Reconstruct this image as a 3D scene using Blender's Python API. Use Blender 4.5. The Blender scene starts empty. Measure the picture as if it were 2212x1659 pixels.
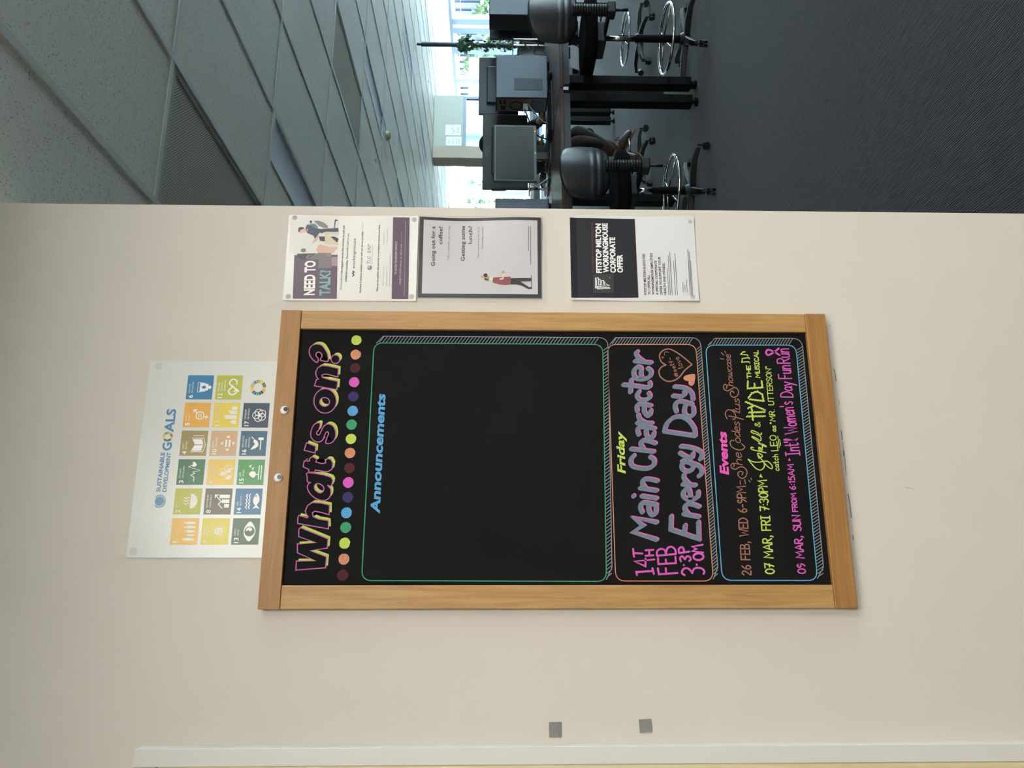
import bpy, bmesh, math, random
from math import sin, cos, pi, radians
from mathutils import Vector, Matrix

# ---------------------------------------------------------------- camera, sky, exposure
scene = bpy.context.scene
col = scene.collection
EYE = Vector((0.0, 0.0, 1.484))
YAW, PITCH, ROLL, FPX = 0.2580, 0.0233, 0.0050, 1650.7
_r0 = Vector((cos(YAW), -sin(YAW), 0))
FWD = Vector((sin(YAW) * cos(PITCH), cos(YAW) * cos(PITCH), -sin(PITCH)))
_u0 = _r0.cross(FWD)
RT = _r0 * cos(ROLL) + _u0 * sin(ROLL)
UP = _u0 * cos(ROLL) - _r0 * sin(ROLL)
cd = bpy.data.cameras.new('camera')
cam = bpy.data.objects.new('camera', cd)
col.objects.link(cam)
cd.sensor_width = 36.0
cd.lens = FPX / 2212 * 36.0
cd.clip_start = 0.05
cd.clip_end = 300
# the phone was held on its side: picture right is down, picture up is right
m3 = Matrix((-UP, RT, -FWD)).transposed()
cam.matrix_world = Matrix.Translation(EYE) @ m3.to_4x4()
scene.camera = cam

vs = scene.view_settings
vs.view_transform = 'Standard'
vs.look = 'None'
vs.gamma = 1.0
vs.use_curve_mapping = False
vs.exposure = 0.68
scene.cycles.use_denoising = True
scene.cycles.max_bounces = 7
scene.cycles.diffuse_bounces = 4
scene.cycles.caustics_reflective = False
scene.cycles.caustics_refractive = False
scene.cycles.use_adaptive_sampling = True
scene.cycles.adaptive_threshold = 0.03

world = bpy.data.worlds.new('sky')
scene.world = world
world.use_nodes = True
_bg = world.node_tree.nodes['Background']
_bg.inputs['Color'].default_value = (0.91, 0.955, 1.0, 1)
_bg.inputs['Strength'].default_value = 20.0

FILL_POWER = 25.0  # strength of the fill lights added behind the camera
FILL_TINT = (1.0, 0.965, 0.905)

sd_ = bpy.data.lights.new('sun', 'SUN')
sd_.energy = 1300.0
sd_.angle = radians(0.6)
sd_.color = (1.0, 0.99, 0.97)
sun = bpy.data.objects.new('sun', sd_)
sun.rotation_euler = (0, radians(26), 0)   # high sun from beyond the windows, onto the paving outside
col.objects.link(sun)

WALL = 1.68          # wall plane
CEIL = 2.70
GX, GY = 1.331, 2.506  # ceiling grid origin
WINX = 14.2


def at(x, y, Y):
    """photo position -> point on the upright plane at depth Y"""
    p, q = 1659 - y, x
    d = FWD + RT * ((p - 829.5) / FPX) - UP * ((q - 1106) / FPX)
    return EYE + d * (Y / d.y)


def on_z(x, y, z):
    p, q = 1659 - y, x
    d = FWD + RT * ((p - 829.5) / FPX) - UP * ((q - 1106) / FPX)
    return EYE + d * ((z - EYE.z) / d.z)


def portal(name, loc, rot, sx, sy):
    l = bpy.data.lights.new(name, 'AREA')
    l.shape = 'RECTANGLE'
    l.size, l.size_y = sx, sy
    l.cycles.is_portal = True
    o = bpy.data.objects.new(name, l)
    o.location = loc
    o.rotation_euler = rot
    col.objects.link(o)


portal('window_daylight', (WINX + 0.25, 13.3, 1.6), (0, radians(90), 0), 2.2, 17.8)
portal('window_daylight', (WINX + 0.25, -0.85, 1.35), (0, radians(90), 0), 2.6, 4.7)
portal('window_daylight', (12.6, 22.35, 1.6), (radians(-90), 0, 0), 3.2, 2.2)

# ---------------------------------------------------------------- materials
MATS = {}


def lin(c):
    c = c / 255.0
    return c / 12.92 if c <= 0.04045 else ((c + 0.055) / 1.055) ** 2.4


def rgb(c):
    return (lin(c[0]), lin(c[1]), lin(c[2]), 1)


def mat(name, c, rough=0.6, spec=0.5, metal=0.0, var=0.0, scale=30.0, bump=0.0, bscale=200.0, emit=0.0, stretch=None, coat=0.0):
    if name in MATS:
        return MATS[name]
    m = bpy.data.materials.new(name)
    m.use_nodes = True
    nt = m.node_tree
    b = nt.nodes['Principled BSDF']
    b.inputs['Base Color'].default_value = rgb(c)
    b.inputs['Roughness'].default_value = rough
    b.inputs['Specular IOR Level'].default_value = spec
    b.inputs['Metallic'].default_value = metal
    b.inputs['Coat Weight'].default_value = coat
    tc = nt.nodes.new('ShaderNodeTexCoord')
    mp = nt.nodes.new('ShaderNodeMapping')
    nt.links.new(tc.outputs['Object'], mp.inputs['Vector'])
    if stretch:
        mp.inputs['Scale'].default_value = stretch
    n = nt.nodes.new('ShaderNodeTexNoise')
    n.inputs['Scale'].default_value = scale
    n.inputs['Detail'].default_value = 5
    nt.links.new(mp.outputs['Vector'], n.inputs['Vector'])
    r = nt.nodes.new('ShaderNodeValToRGB')
    k = var
    base = rgb(c)
    r.color_ramp.elements[0].position = 0.3
    r.color_ramp.elements[1].position = 0.7
    r.color_ramp.elements[0].color = tuple(v * (1 - k) for v in base[:3]) + (1,)
    r.color_ramp.elements[1].color = tuple(min(1, v * (1 + k)) for v in base[:3]) + (1,)
    nt.links.new(n.outputs['Fac'], r.inputs['Fac'])
    nt.links.new(r.outputs['Color'], b.inputs['Base Color'])
    if bump:
        n2 = nt.nodes.new('ShaderNodeTexNoise')
        n2.inputs['Scale'].default_value = bscale
        n2.inputs['Detail'].default_value = 3
        nt.links.new(mp.outputs['Vector'], n2.inputs['Vector'])
        bp = nt.nodes.new('ShaderNodeBump')
        bp.inputs['Strength'].default_value = bump
        bp.inputs['Distance'].default_value = 0.002
        nt.links.new(n2.outputs['Fac'], bp.inputs['Height'])
        nt.links.new(bp.outputs['Normal'], b.inputs['Normal'])
    if emit:
        b.inputs['Emission Color'].default_value = rgb(c)
        b.inputs['Emission Strength'].default_value = emit
    MATS[name] = m
    return m


def mat_wood(name, c1, c2, axis, fine=90.0, rough=0.45):
    """grain stretched along one object axis"""
    if name in MATS:
        return MATS[name]
    m = mat(name, c1, rough=rough)
    nt = m.node_tree
    b = nt.nodes['Principled BSDF']
    tc = nt.nodes.new('ShaderNodeTexCoord')
    mp = nt.nodes.new('ShaderNodeMapping')
    s = [fine, fine, fine]
    s[axis] = fine * 0.05
    mp.inputs['Scale'].default_value = s
    nt.links.new(tc.outputs['Object'], mp.inputs['Vector'])
    n = nt.nodes.new('ShaderNodeTexNoise')
    n.inputs['Scale'].default_value = 1.6
    n.inputs['Detail'].default_value = 8
    n.inputs['Roughness'].default_value = 0.65
    n.inputs['Distortion'].default_value = 0.6
    nt.links.new(mp.outputs['Vector'], n.inputs['Vector'])
    r = nt.nodes.new('ShaderNodeValToRGB')
    r.color_ramp.elements[0].position = 0.28
    r.color_ramp.elements[0].color = rgb(c2)
    r.color_ramp.elements[1].position = 0.62
    r.color_ramp.elements[1].color = rgb(c1)
    nt.links.new(n.outputs['Fac'], r.inputs['Fac'])
    nt.links.new(r.outputs['Color'], b.inputs['Base Color'])
    bp = nt.nodes.new('ShaderNodeBump')
    bp.inputs['Strength'].default_value = 0.15
    bp.inputs['Distance'].default_value = 0.001
    nt.links.new(n.outputs['Fac'], bp.inputs['Height'])
    nt.links.new(bp.outputs['Normal'], b.inputs['Normal'])
    return m


def mat_glass(name, tint=(230, 245, 250), gloss=0.08, rough=0.02):
    if name in MATS:
        return MATS[name]
    m = bpy.data.materials.new(name)
    m.use_nodes = True
    nt = m.node_tree
    nt.nodes.clear()
    out = nt.nodes.new('ShaderNodeOutputMaterial')
    tr = nt.nodes.new('ShaderNodeBsdfTransparent')
    tr.inputs['Color'].default_value = rgb(tint)
    gl = nt.nodes.new('ShaderNodeBsdfGlossy')
    gl.inputs['Roughness'].default_value = rough
    mx = nt.nodes.new('ShaderNodeMixShader')
    mx.inputs['Fac'].default_value = gloss
    nt.links.new(tr.outputs[0], mx.inputs[1])
    nt.links.new(gl.outputs[0], mx.inputs[2])
    nt.links.new(mx.outputs[0], out.inputs[0])
    MATS[name] = m
    return m


def mat_carpet():
    m = mat('carpet', (46, 50, 56), rough=0.95, spec=0.1)
    nt = m.node_tree
    b = nt.nodes['Principled BSDF']
    b.inputs['Sheen Weight'].default_value = 0.12
    b.inputs['Sheen Roughness'].default_value = 0.5
    tc = nt.nodes.new('ShaderNodeTexCoord')
    mp = nt.nodes.new('ShaderNodeMapping')
    mp.inputs['Scale'].default_value = (1, 0.12, 1)
    nt.links.new(tc.outputs['Object'], mp.inputs['Vector'])
    n = nt.nodes.new('ShaderNodeTexNoise')
    n.inputs['Scale'].default_value = 120
    n.inputs['Detail'].default_value = 4
    nt.links.new(mp.outputs['Vector'], n.inputs['Vector'])
    w = nt.nodes.new('ShaderNodeTexWave')
    w.wave_type = 'BANDS'
    w.bands_direction = 'X'
    w.inputs['Scale'].default_value = 38
    w.inputs['Distortion'].default_value = 1.5
    w.inputs['Detail'].default_value = 2
    nt.links.new(mp.outputs['Vector'], w.inputs['Vector'])
    mx = nt.nodes.new('ShaderNodeMath')
    mx.operation = 'MULTIPLY_ADD'
    mx.inputs[1].default_value = 0.35
    nt.links.new(w.outputs['Fac'], mx.inputs[0])
    nt.links.new(n.outputs['Fac'], mx.inputs[2])
    r = nt.nodes.new('ShaderNodeValToRGB')
    r.color_ramp.elements[0].position = 0.35
    r.color_ramp.elements[0].color = rgb((19, 21, 25))
    r.color_ramp.elements[1].position = 0.95
    r.color_ramp.elements[1].color = rgb((44, 47, 52))
    nt.links.new(mx.outputs[0], r.inputs['Fac'])
    nt.links.new(r.outputs['Color'], b.inputs['Base Color'])
    bp = nt.nodes.new('ShaderNodeBump')
    bp.inputs['Strength'].default_value = 0.6
    bp.inputs['Distance'].default_value = 0.003
    nt.links.new(mx.outputs[0], bp.inputs['Height'])
    nt.links.new(bp.outputs['Normal'], b.inputs['Normal'])
    return m


def mat_tile():
    """mineral fibre tile: off-white with scattered dark pin holes"""
    m = mat('mineral_tile', (228, 223, 214), rough=0.55, spec=0.5)
    nt = m.node_tree
    b = nt.nodes['Principled BSDF']
    tc = nt.nodes.new('ShaderNodeTexCoord')
    nz = nt.nodes.new('ShaderNodeTexNoise')
    nz.inputs['Scale'].default_value = 120
    mxv = nt.nodes.new('ShaderNodeVectorMath')
    mxv.operation = 'MULTIPLY_ADD'
    mxv.inputs[1].default_value = (0.006, 0.006, 0.006)
    nt.links.new(tc.outputs['Object'], nz.inputs['Vector'])
    nt.links.new(nz.outputs['Color'], mxv.inputs[0])
    nt.links.new(tc.outputs['Object'], mxv.inputs[2])
    v = nt.nodes.new('ShaderNodeTexVoronoi')
    v.inputs['Scale'].default_value = 290
    nt.links.new(mxv.outputs[0], v.inputs['Vector'])
    n2 = nt.nodes.new('ShaderNodeTexNoise')
    n2.inputs['Scale'].default_value = 120
    n2.inputs['Detail'].default_value = 3
    nt.links.new(tc.outputs['Object'], n2.inputs['Vector'])
    thr = nt.nodes.new('ShaderNodeMapRange')
    thr.inputs['From Min'].default_value = 0.42
    thr.inputs['From Max'].default_value = 0.75
    thr.inputs['To Min'].default_value = 0.02
    thr.inputs['To Max'].default_value = 0.55
    nt.links.new(n2.outputs['Fac'], thr.inputs['Value'])
    lt = nt.nodes.new('ShaderNodeMath')
    lt.operation = 'LESS_THAN'
    nt.links.new(v.outputs['Distance'], lt.inputs[0])
    nt.links.new(thr.outputs[0], lt.inputs[1])
    mx = nt.nodes.new('ShaderNodeMix')
    mx.data_type = 'RGBA'
    mx.inputs['A'].default_value = rgb((228, 223, 214))
    mx.inputs['B'].default_value = rgb((128, 125, 120))
    nt.links.new(lt.outputs[0], mx.inputs['Factor'])
    nt.links.new(mx.outputs['Result'], b.inputs['Base Color'])
    return m


def mat_perforated():
    m = mat('perforated_metal', (160, 156, 148), rough=0.7, spec=0.2)
    nt = m.node_tree
    b = nt.nodes['Principled BSDF']
    tc = nt.nodes.new('ShaderNodeTexCoord')
    mp = nt.nodes.new('ShaderNodeMapping')
    mp.inputs['Rotation'].default_value = (0, 0, radians(45))
    mp.inputs['Scale'].default_value = (105, 105, 0)
    nt.links.new(tc.outputs['Object'], mp.inputs['Vector'])
    v = nt.nodes.new('ShaderNodeTexVoronoi')
    v.inputs['Randomness'].default_value = 0
    v.inputs['Scale'].default_value = 1
    nt.links.new(mp.outputs['Vector'], v.inputs['Vector'])
    lt = nt.nodes.new('ShaderNodeMath')
    lt.operation = 'LESS_THAN'
    lt.inputs[1].default_value = 0.34
    nt.links.new(v.outputs['Distance'], lt.inputs[0])
    mx = nt.nodes.new('ShaderNodeMix')
    mx.data_type = 'RGBA'
    mx.inputs['A'].default_value = rgb((190, 184, 172))
    mx.inputs['B'].default_value = rgb((92, 88, 80))
    nt.links.new(lt.outputs[0], mx.inputs['Factor'])
    nt.links.new(mx.outputs['Result'], b.inputs['Base Color'])
    return m


M_WALL = mat('wall_paint', (209, 201, 189), rough=0.75, spec=0.25, var=0.012, scale=3, bump=0.12, bscale=350)
M_TRIM = mat('trim_paint', (216, 211, 203), rough=0.4, spec=0.4)
M_DOOR = mat_wood('door_maple', (226, 212, 172), (214, 197, 152), 2, 40)
M_BACKW = mat('room_wall_paint', (205, 200, 190), rough=0.85, var=0.01)
M_CARPET = mat_carpet()
M_TILE = mat_tile()
M_PERF = mat_perforated()
M_BAR = mat('ceiling_bar_white', (206, 206, 204), rough=0.45)
M_DIFF = mat('lamp_diffuser_acrylic', (206, 212, 226), rough=0.6, spec=0.4)
M_BLACK = mat('black_plastic', (15, 16, 18), rough=0.5, spec=0.4, var=0.1, bump=0.15, bscale=500)
M_FABRIC = mat('black_fabric', (13, 15, 19), rough=0.95, spec=0.1, var=0.2, scale=300, bump=0.3, bscale=900)
M_SHELL = mat('charcoal_chair_shell', (14, 19, 27), rough=0.42, spec=0.5, bump=0.1, bscale=700)
M_CHROME = mat('chrome', (235, 235, 235), rough=0.08, metal=1.0)
M_STEEL = mat('black_steel', (7, 7, 9), rough=0.65, spec=0.12)
M_BEAM = mat('grey_desk_beam', (58, 64, 72), rough=0.5)
M_DESK = mat_wood('walnut_desk', (88, 66, 58), (68, 49, 43), 0, 30, 0.4)
M_TOWER = mat('grey_case_paint', (104, 117, 132), rough=0.5, metal=0.1)
M_TOWER2 = mat('case_recess', (72, 82, 96), rough=0.6)
M_PLATE = mat('zinc_plate', (120, 112, 100), rough=0.45, metal=0.4, var=0.1)
M_MONB = mat('monitor_back_slate', (30, 40, 58), rough=0.5)
M_MONK = mat('monitor_back_black', (18, 20, 25), rough=0.55)
M_SCREEN = mat('dark_screen', (34, 38, 40), rough=0.22, spec=0.6)
M_BEZEL = mat('grey_bezel', (92, 100, 106), rough=0.45)
M_CABLE = mat('black_cable', (14, 14, 16), rough=0.5)
M_WHITEP = mat('white_plastic', (232, 234, 234), rough=0.4)
M_GLASS = mat_glass('window_glass')
M_FROST = mat_glass('partition_glass', (205, 225, 228), 0.12, 0.1)
M_SLEEVE = mat_glass('clear_laminate', (250, 250, 250), 0.045, 0.15)
M_FRAMEW = mat('window_frame_aluminium', (126, 142, 164), rough=0.5)
M_PAPER = mat('laminated_paper', (216, 212, 205), rough=0.28, spec=0.5, var=0.008, scale=8, bump=0.05, bscale=25)
M_PUTTY = mat('adhesive_putty', (174, 174, 170), rough=0.8, var=0.08)
M_SLATE = mat('chalkboard_black', (20, 19, 19), rough=0.8, spec=0.12, var=0.12, scale=12)
M_RAIL_H = mat_wood('pine_rail_horizontal', (166, 119, 66), (140, 97, 50), 0, 75, 0.5)
M_RAIL_V = mat_wood('pine_rail_vertical', (184, 143, 88), (154, 111, 62), 2, 75, 0.5)

# ---------------------------------------------------------------- mesh helpers


def link(name, me, m, parent=None, smooth=False):
    o = bpy.data.objects.new(name, me)
    col.objects.link(o)
    if m is not None:
        me.materials.append(m)
    if smooth:
        for p in me.polygons:
            p.use_smooth = True
    if parent is not None:
        o.parent = parent
    return o


class G:
    """collects shapes and links them as one mesh"""

    def __init__(self, off=(0, 0, 0)):
        self.v, self.f = [], []
        self.off = Vector(off)

    def add(self, vs_, fs):
        k = len(self.v)
        self.v += [Vector(v) for v in vs_]
        self.f += [tuple(i + k for i in f) for f in fs]
        return self

    def box(self, a, b):
        x0, y0, z0 = a
        x1, y1, z1 = b
        x0, x1 = min(x0, x1), max(x0, x1)
        y0, y1 = min(y0, y1), max(y0, y1)
        z0, z1 = min(z0, z1), max(z0, z1)
        return self.add([(x0, y0, z0), (x1, y0, z0), (x1, y1, z0), (x0, y1, z0), (x0, y0, z1), (x1, y0, z1), (x1, y1, z1), (x0, y1, z1)],
                        [(3, 2, 1, 0), (4, 5, 6, 7), (0, 1, 5, 4), (1, 2, 6, 5), (2, 3, 7, 6), (3, 0, 4, 7)])

    def tube(self, pts, r, n=8, closed=False):
        pts = [Vector(p) for p in pts]
        rr = r if isinstance(r, (list, tuple)) else [r] * len(pts)
        N = len(pts)
        vs_, fs = [], []
        prev = None
        for i, p in enumerate(pts):
            a = pts[(i - 1) % N] if (closed or i > 0) else p
            b = pts[(i + 1) % N] if (closed or i < N - 1) else p
            t = (b - a).normalized()
            if prev is None:
                s = Vector((0, 0, 1)) if abs(t.z) < 0.9 else Vector((1, 0, 0))
                e = t.cross(s).normalized()
            else:
                e = (prev - t * prev.dot(t))
                e = e.normalized() if e.length > 1e-6 else t.orthogonal().normalized()
            prev = e
            g = t.cross(e)
            for k in range(n):
                th = 2 * pi * k / n
                vs_.append(p + (e * cos(th) + g * sin(th)) * rr[i])
        for i in range(N if closed else N - 1):
            for k in range(n):
                a, b = i * n + k, i * n + (k + 1) % n
                c, d = ((i + 1) % N) * n + (k + 1) % n, ((i + 1) % N) * n + k
                fs.append((a, b, c, d))
        if not closed:
            fs.append(tuple(range(n - 1, -1, -1)))
            fs.append(tuple((N - 1) * n + k for k in range(n)))
        return self.add(vs_, fs)

    def lathe(self, prof, c=(0, 0, 0), n=16):
        c = Vector(c)
        vs_, fs = [], []
        for (r, z) in prof:
            for k in range(n):
                vs_.append(c + Vector((r * cos(2 * pi * k / n), r * sin(2 * pi * k / n), z)))
        for i in range(len(prof) - 1):
            for k in range(n):
                fs.append((i * n + k, i * n + (k + 1) % n, (i + 1) * n + (k + 1) % n, (i + 1) * n + k))
        fs.append(tuple(range(n - 1, -1, -1)))
        fs.append(tuple((len(prof) - 1) * n + k for k in range(n)))
        return self.add(vs_, fs)

    def ball(self, c, r, n=12, h=8):
        c = Vector(c)
        r = Vector(r) if isinstance(r, (tuple, list)) else Vector((r, r, r))
        vs_, fs = [], []
        for i in range(1, h):
            a = pi * i / h
            for k in range(n):
                vs_.append(c + Vector((r.x * sin(a) * cos(2 * pi * k / n), r.y * sin(a) * sin(2 * pi * k / n), r.z * cos(a))))
        top, bot = len(vs_), len(vs_) + 1
        vs_ += [c + Vector((0, 0, r.z)), c - Vector((0, 0, r.z))]
        for i in range(h - 2):
            for k in range(n):
                fs.append((i * n + k, (i + 1) * n + k, (i + 1) * n + (k + 1) % n, i * n + (k + 1) % n))
        for k in range(n):
            fs.append((top, k, (k + 1) % n))
            fs.append((bot, (h - 2) * n + (k + 1) % n, (h - 2) * n + k))
        return self.add(vs_, fs)

    def obj(self, name, m, parent=None, smooth=False, bevel=0.0, seg=2):
        me = bpy.data.meshes.new(name)
        o_ = self.off
        me.from_pydata([tuple(v - o_) for v in self.v], [], self.f)
        me.update()
        o = link(name, me, m, parent, smooth)
        if bevel:
            b = o.modifiers.new('bevel', 'BEVEL')
            b.width = bevel
            b.segments = seg
            b.limit_method = 'ANGLE'
        return o


def tag(o, label=None, cat=None, group=None, kind=None):
    if label:
        o['label'] = label
    if cat:
        o['category'] = cat
    if group:
        o['group'] = group
    if kind:
        o['kind'] = kind
    return o


def thing(name, label, cat, loc=(0, 0, 0), rotz=0.0, group=None):
    o = bpy.data.objects.new(name, None)
    o.empty_display_size = 0.05
    col.objects.link(o)
    o.location = loc
    o.rotation_euler = (0, 0, rotz)
    return tag(o, label, cat, group)


def struct(o):
    o['kind'] = 'structure'
    return o


def smooth_path(pts, sub=5, closed=False):
    pts = [Vector(p) for p in pts]
    n = len(pts)
    if n < 3:
        return pts
    out = []
    rng = range(n) if closed else range(n - 1)
    for i in rng:
        if closed:
            p0, p1, p2, p3 = pts[(i - 1) % n], pts[i], pts[(i + 1) % n], pts[(i + 2) % n]
        else:
            p0, p1, p2, p3 = pts[max(i - 1, 0)], pts[i], pts[i + 1], pts[min(i + 2, n - 1)]
        for k in range(sub):
            t = k / sub
            out.append(0.5 * ((2 * p1) + (p2 - p0) * t + (2 * p0 - 5 * p1 + 4 * p2 - p3) * t * t + (3 * p1 - p0 - 3 * p2 + p3) * t ** 3))
    if not closed:
        out.append(pts[-1])
    return out


# ---------------------------------------------------------------- flat print on an upright sheet (coordinates u = X, v = Z)
class Print:
    """everything drawn on one sheet: y0 is the sheet's face, bend(u, v) its curl, lift is towards the room"""

    def __init__(self, parent, y0, bend=None, off=(0, 0, 0)):
        self.p, self.y0, self.off = parent, y0, Vector(off)
        self.bend = bend or (lambda u, v: 0.0)

    def P3(self, u, v, layer):
        return Vector((u, self.y0 - layer * 0.00025 - self.bend(u, v), v)) - self.off

    def mesh(self, name, uv, faces, m, layer, parent=None):
        me = bpy.data.meshes.new(name)
        me.from_pydata([tuple(self.P3(q[0], q[1], layer + (q[2] * 0.012 if len(q) > 2 else 0))) for q in uv], [], faces)
        me.update()
        return link(name, me, m, parent or self.p)

    def poly(self, name, pts, m, layer, parent=None):
        bm = bmesh.new()
        vv = [bm.verts.new((u, 0, v)) for u, v in pts]
        try:
            f = bm.faces.new(vv)
            bmesh.ops.triangulate(bm, faces=[f])
        except Exception:
            pass
        uv = [(v.co.x, v.co.z) for v in bm.verts]
        bm.verts.index_update()
        fs = [tuple(v.index for v in f.verts) for f in bm.faces]
        bm.free()
        return self.mesh(name, uv, fs, m, layer, parent)

    def grid(self, name, quad, m, layer, nu=8, nv=8, parent=None):
        """quad: four corners TL TR BR BL"""
        tl, tr, br, bl = [Vector(q) for q in quad]
        uv, fs = [], []
        for j in range(nv + 1):
            for i in range(nu + 1):
                a, b = i / nu, j / nv
                p = (tl * (1 - a) + tr * a) * (1 - b) + (bl * (1 - a) + br * a) * b
                uv.append((p.x, p.y))
        for j in range(nv):
            for i in range(nu):
                k = j * (nu + 1) + i
                fs.append((k, k + nu + 1, k + nu + 2, k + 1))
        return self.mesh(name, uv, fs, m, layer, parent)


def disc(c, r, n=20, ry=None):
    return [(c[0] + r * cos(2 * pi * k / n), c[1] + (ry or r) * sin(2 * pi * k / n)) for k in range(n)]


def ribbon(paths, w, closed=False, caps=True):
    """flat strokes of width w along (u, v) paths -> verts, faces"""
    V, F = [], []
    lv = 0          # overlapping strokes lie on top of each other, a hair apart
    for path in paths:
        pts = [Vector((p[0], p[1])) for p in path]
        n = len(pts)
        lv += 3
        if n == 1:
            k0 = len(V)
            V += [(a, b, lv) for a, b in disc(pts[0], w * 0.5, 10)]
            F.append(tuple(range(k0, k0 + 10)))
            continue
        k0 = len(V)
        for i, p in enumerate(pts):
            a = pts[(i - 1) % n] if (closed or i > 0) else p
            b = pts[(i + 1) % n] if (closed or i < n - 1) else p
            d1 = (p - a).normalized() if (p - a).length > 1e-9 else None
            d2 = (b - p).normalized() if (b - p).length > 1e-9 else None
            t = (d1 or d2 or Vector((1, 0)))
            sc = 1.0
            if d1 and d2:
                t = d1 + d2
                t = t.normalized() if t.length > 1e-6 else d1
                sc = min(1.6, 1 / max(0.35, abs(t.dot(d1))))
            nn = Vector((-t.y, t.x)) * (w * 0.5 * sc)
            V += [(p.x + nn.x, p.y + nn.y, lv), (p.x - nn.x, p.y - nn.y, lv)]
        for i in range(n if closed else n - 1):
            a, b = k0 + 2 * i, k0 + 2 * ((i + 1) % n)
            F.append((a, a + 1, b + 1, b))
        if caps and not closed:
            for e_, p in enumerate((pts[0], pts[-1])):
                k1 = len(V)
                V += [(a, b, lv - 1 - e_) for a, b in disc(p, w * 0.5, 8)]
                F.append(tuple(range(k1, k1 + 8)))
    return V, F


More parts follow.
